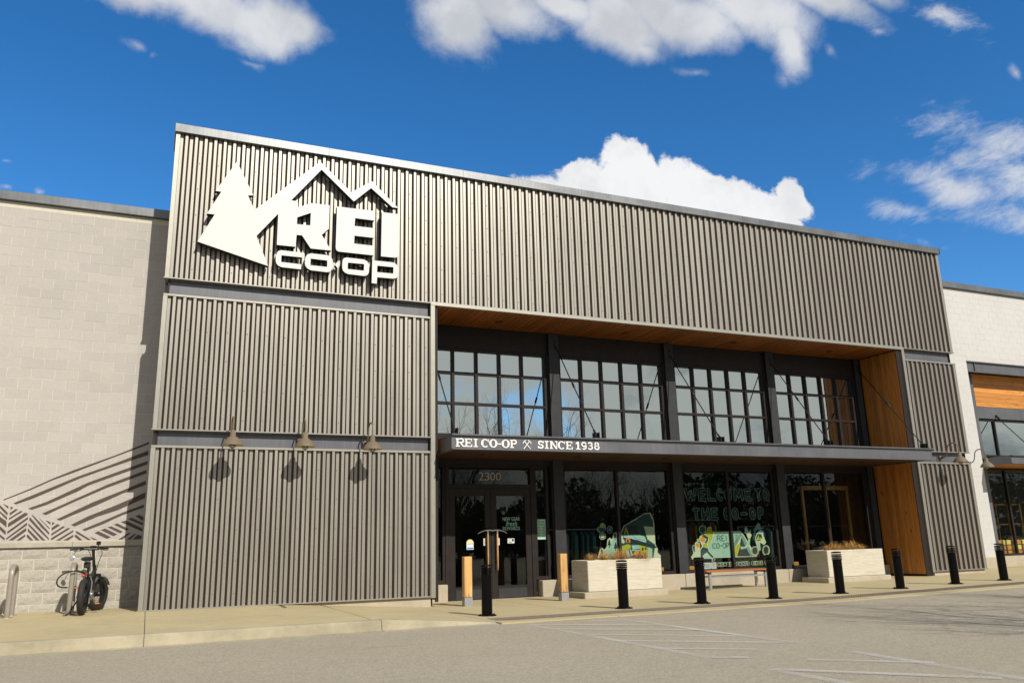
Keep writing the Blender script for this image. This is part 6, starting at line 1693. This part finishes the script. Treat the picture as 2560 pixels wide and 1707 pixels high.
put_tree(2, 15.6, -12.2, 2.2, .88, 'second bare tree out of view at right shading the asphalt', 'bare trees beside the drive')
# evergreen shrubs under the far trees
sh = MB(); rn2 = random.Random(11)
for k in range(2600):
    a, b, c = rn2.gauss(0, 1), rn2.gauss(0, 1), rn2.gauss(0, 1); q = Vector((a, b, c)).normalized() * rn2.uniform(.6, 1.0) ** .5
    bump = 1 + .18 * math.sin(q.x * 5 + 1) * math.cos(q.y * 4) + .12 * math.sin(q.z * 9)
    p = Vector((q.x * 2.6 * bump, q.y * 1.6 * bump, 2.0 + q.z * 1.9 * bump))
    u = Vector((rn2.uniform(-1, 1), rn2.uniform(-1, 1), rn2.uniform(-1, 1))).normalized(); w = u.orthogonal().normalized(); s = rn2.uniform(.12, .24)
    sh.add([p - u * s, p + w * s * .5, p + u * s, p - w * s * .5], [(0, 1, 2, 3)])
shm = sh.mesh('foliage', M['leaf'])
stm = MB().tube([(0, 0, 0), (.05, 0, .8), (0, .05, 2.0)], [.09, .07, .03], 6).mesh('stem', M['bark'])
for i in range(13):
    x = 12 + i * 4.8 + rn.uniform(-.8, .8); y = -49 + rn.uniform(-2, 2)
    t = tag(empty('evergreen_shrub', (x, y, gz(x) - .02)), '%s dark evergreen shrub under the far trees, counted from the left' % TL[i], 'shrub', 'evergreen shrubs across the drive')
    for me, nm in ((shm, 'foliage'), (stm, 'stem')):
        o = bpy.data.objects.new(nm, me); COL.objects.link(o); o.parent = t
    t.rotation_euler.z = rn.uniform(0, 6); s = rn.uniform(.9, 1.3); t.scale = (s * 1.2, s, s)

th = MB(); rn3 = random.Random(21)
for k in range(42000):
    x = rn3.uniform(-10, 165); top = 5.0 + max(0, x - 60) * .03 + 1.3 * math.sin(x * .37) + .9 * math.sin(x * 1.1 + 1) + .5 * math.sin(x * 2.9)
    top += 2.3 * max(0, 1 - ((x - 60) / 13) ** 2)
    z = top * rn3.random() ** .8 + rn3.uniform(-.3, .5); y = -56 + rn3.uniform(-2, 2)
    u = Vector((rn3.uniform(-1, 1), rn3.uniform(-1, 1), rn3.uniform(-1, 1))).normalized(); w = u.orthogonal().normalized(); s = rn3.uniform(.15, .42)
    p = Vector((x, y, max(z, -.1)))
    th.add([p - u * s, p + w * s * .55, p + u * s, p - w * s * .55], [(0, 1, 2, 3)])
tag(th.build('thicket', M['leaf']), 'dark thicket behind the far trees', 'thicket', None, 'stuff')
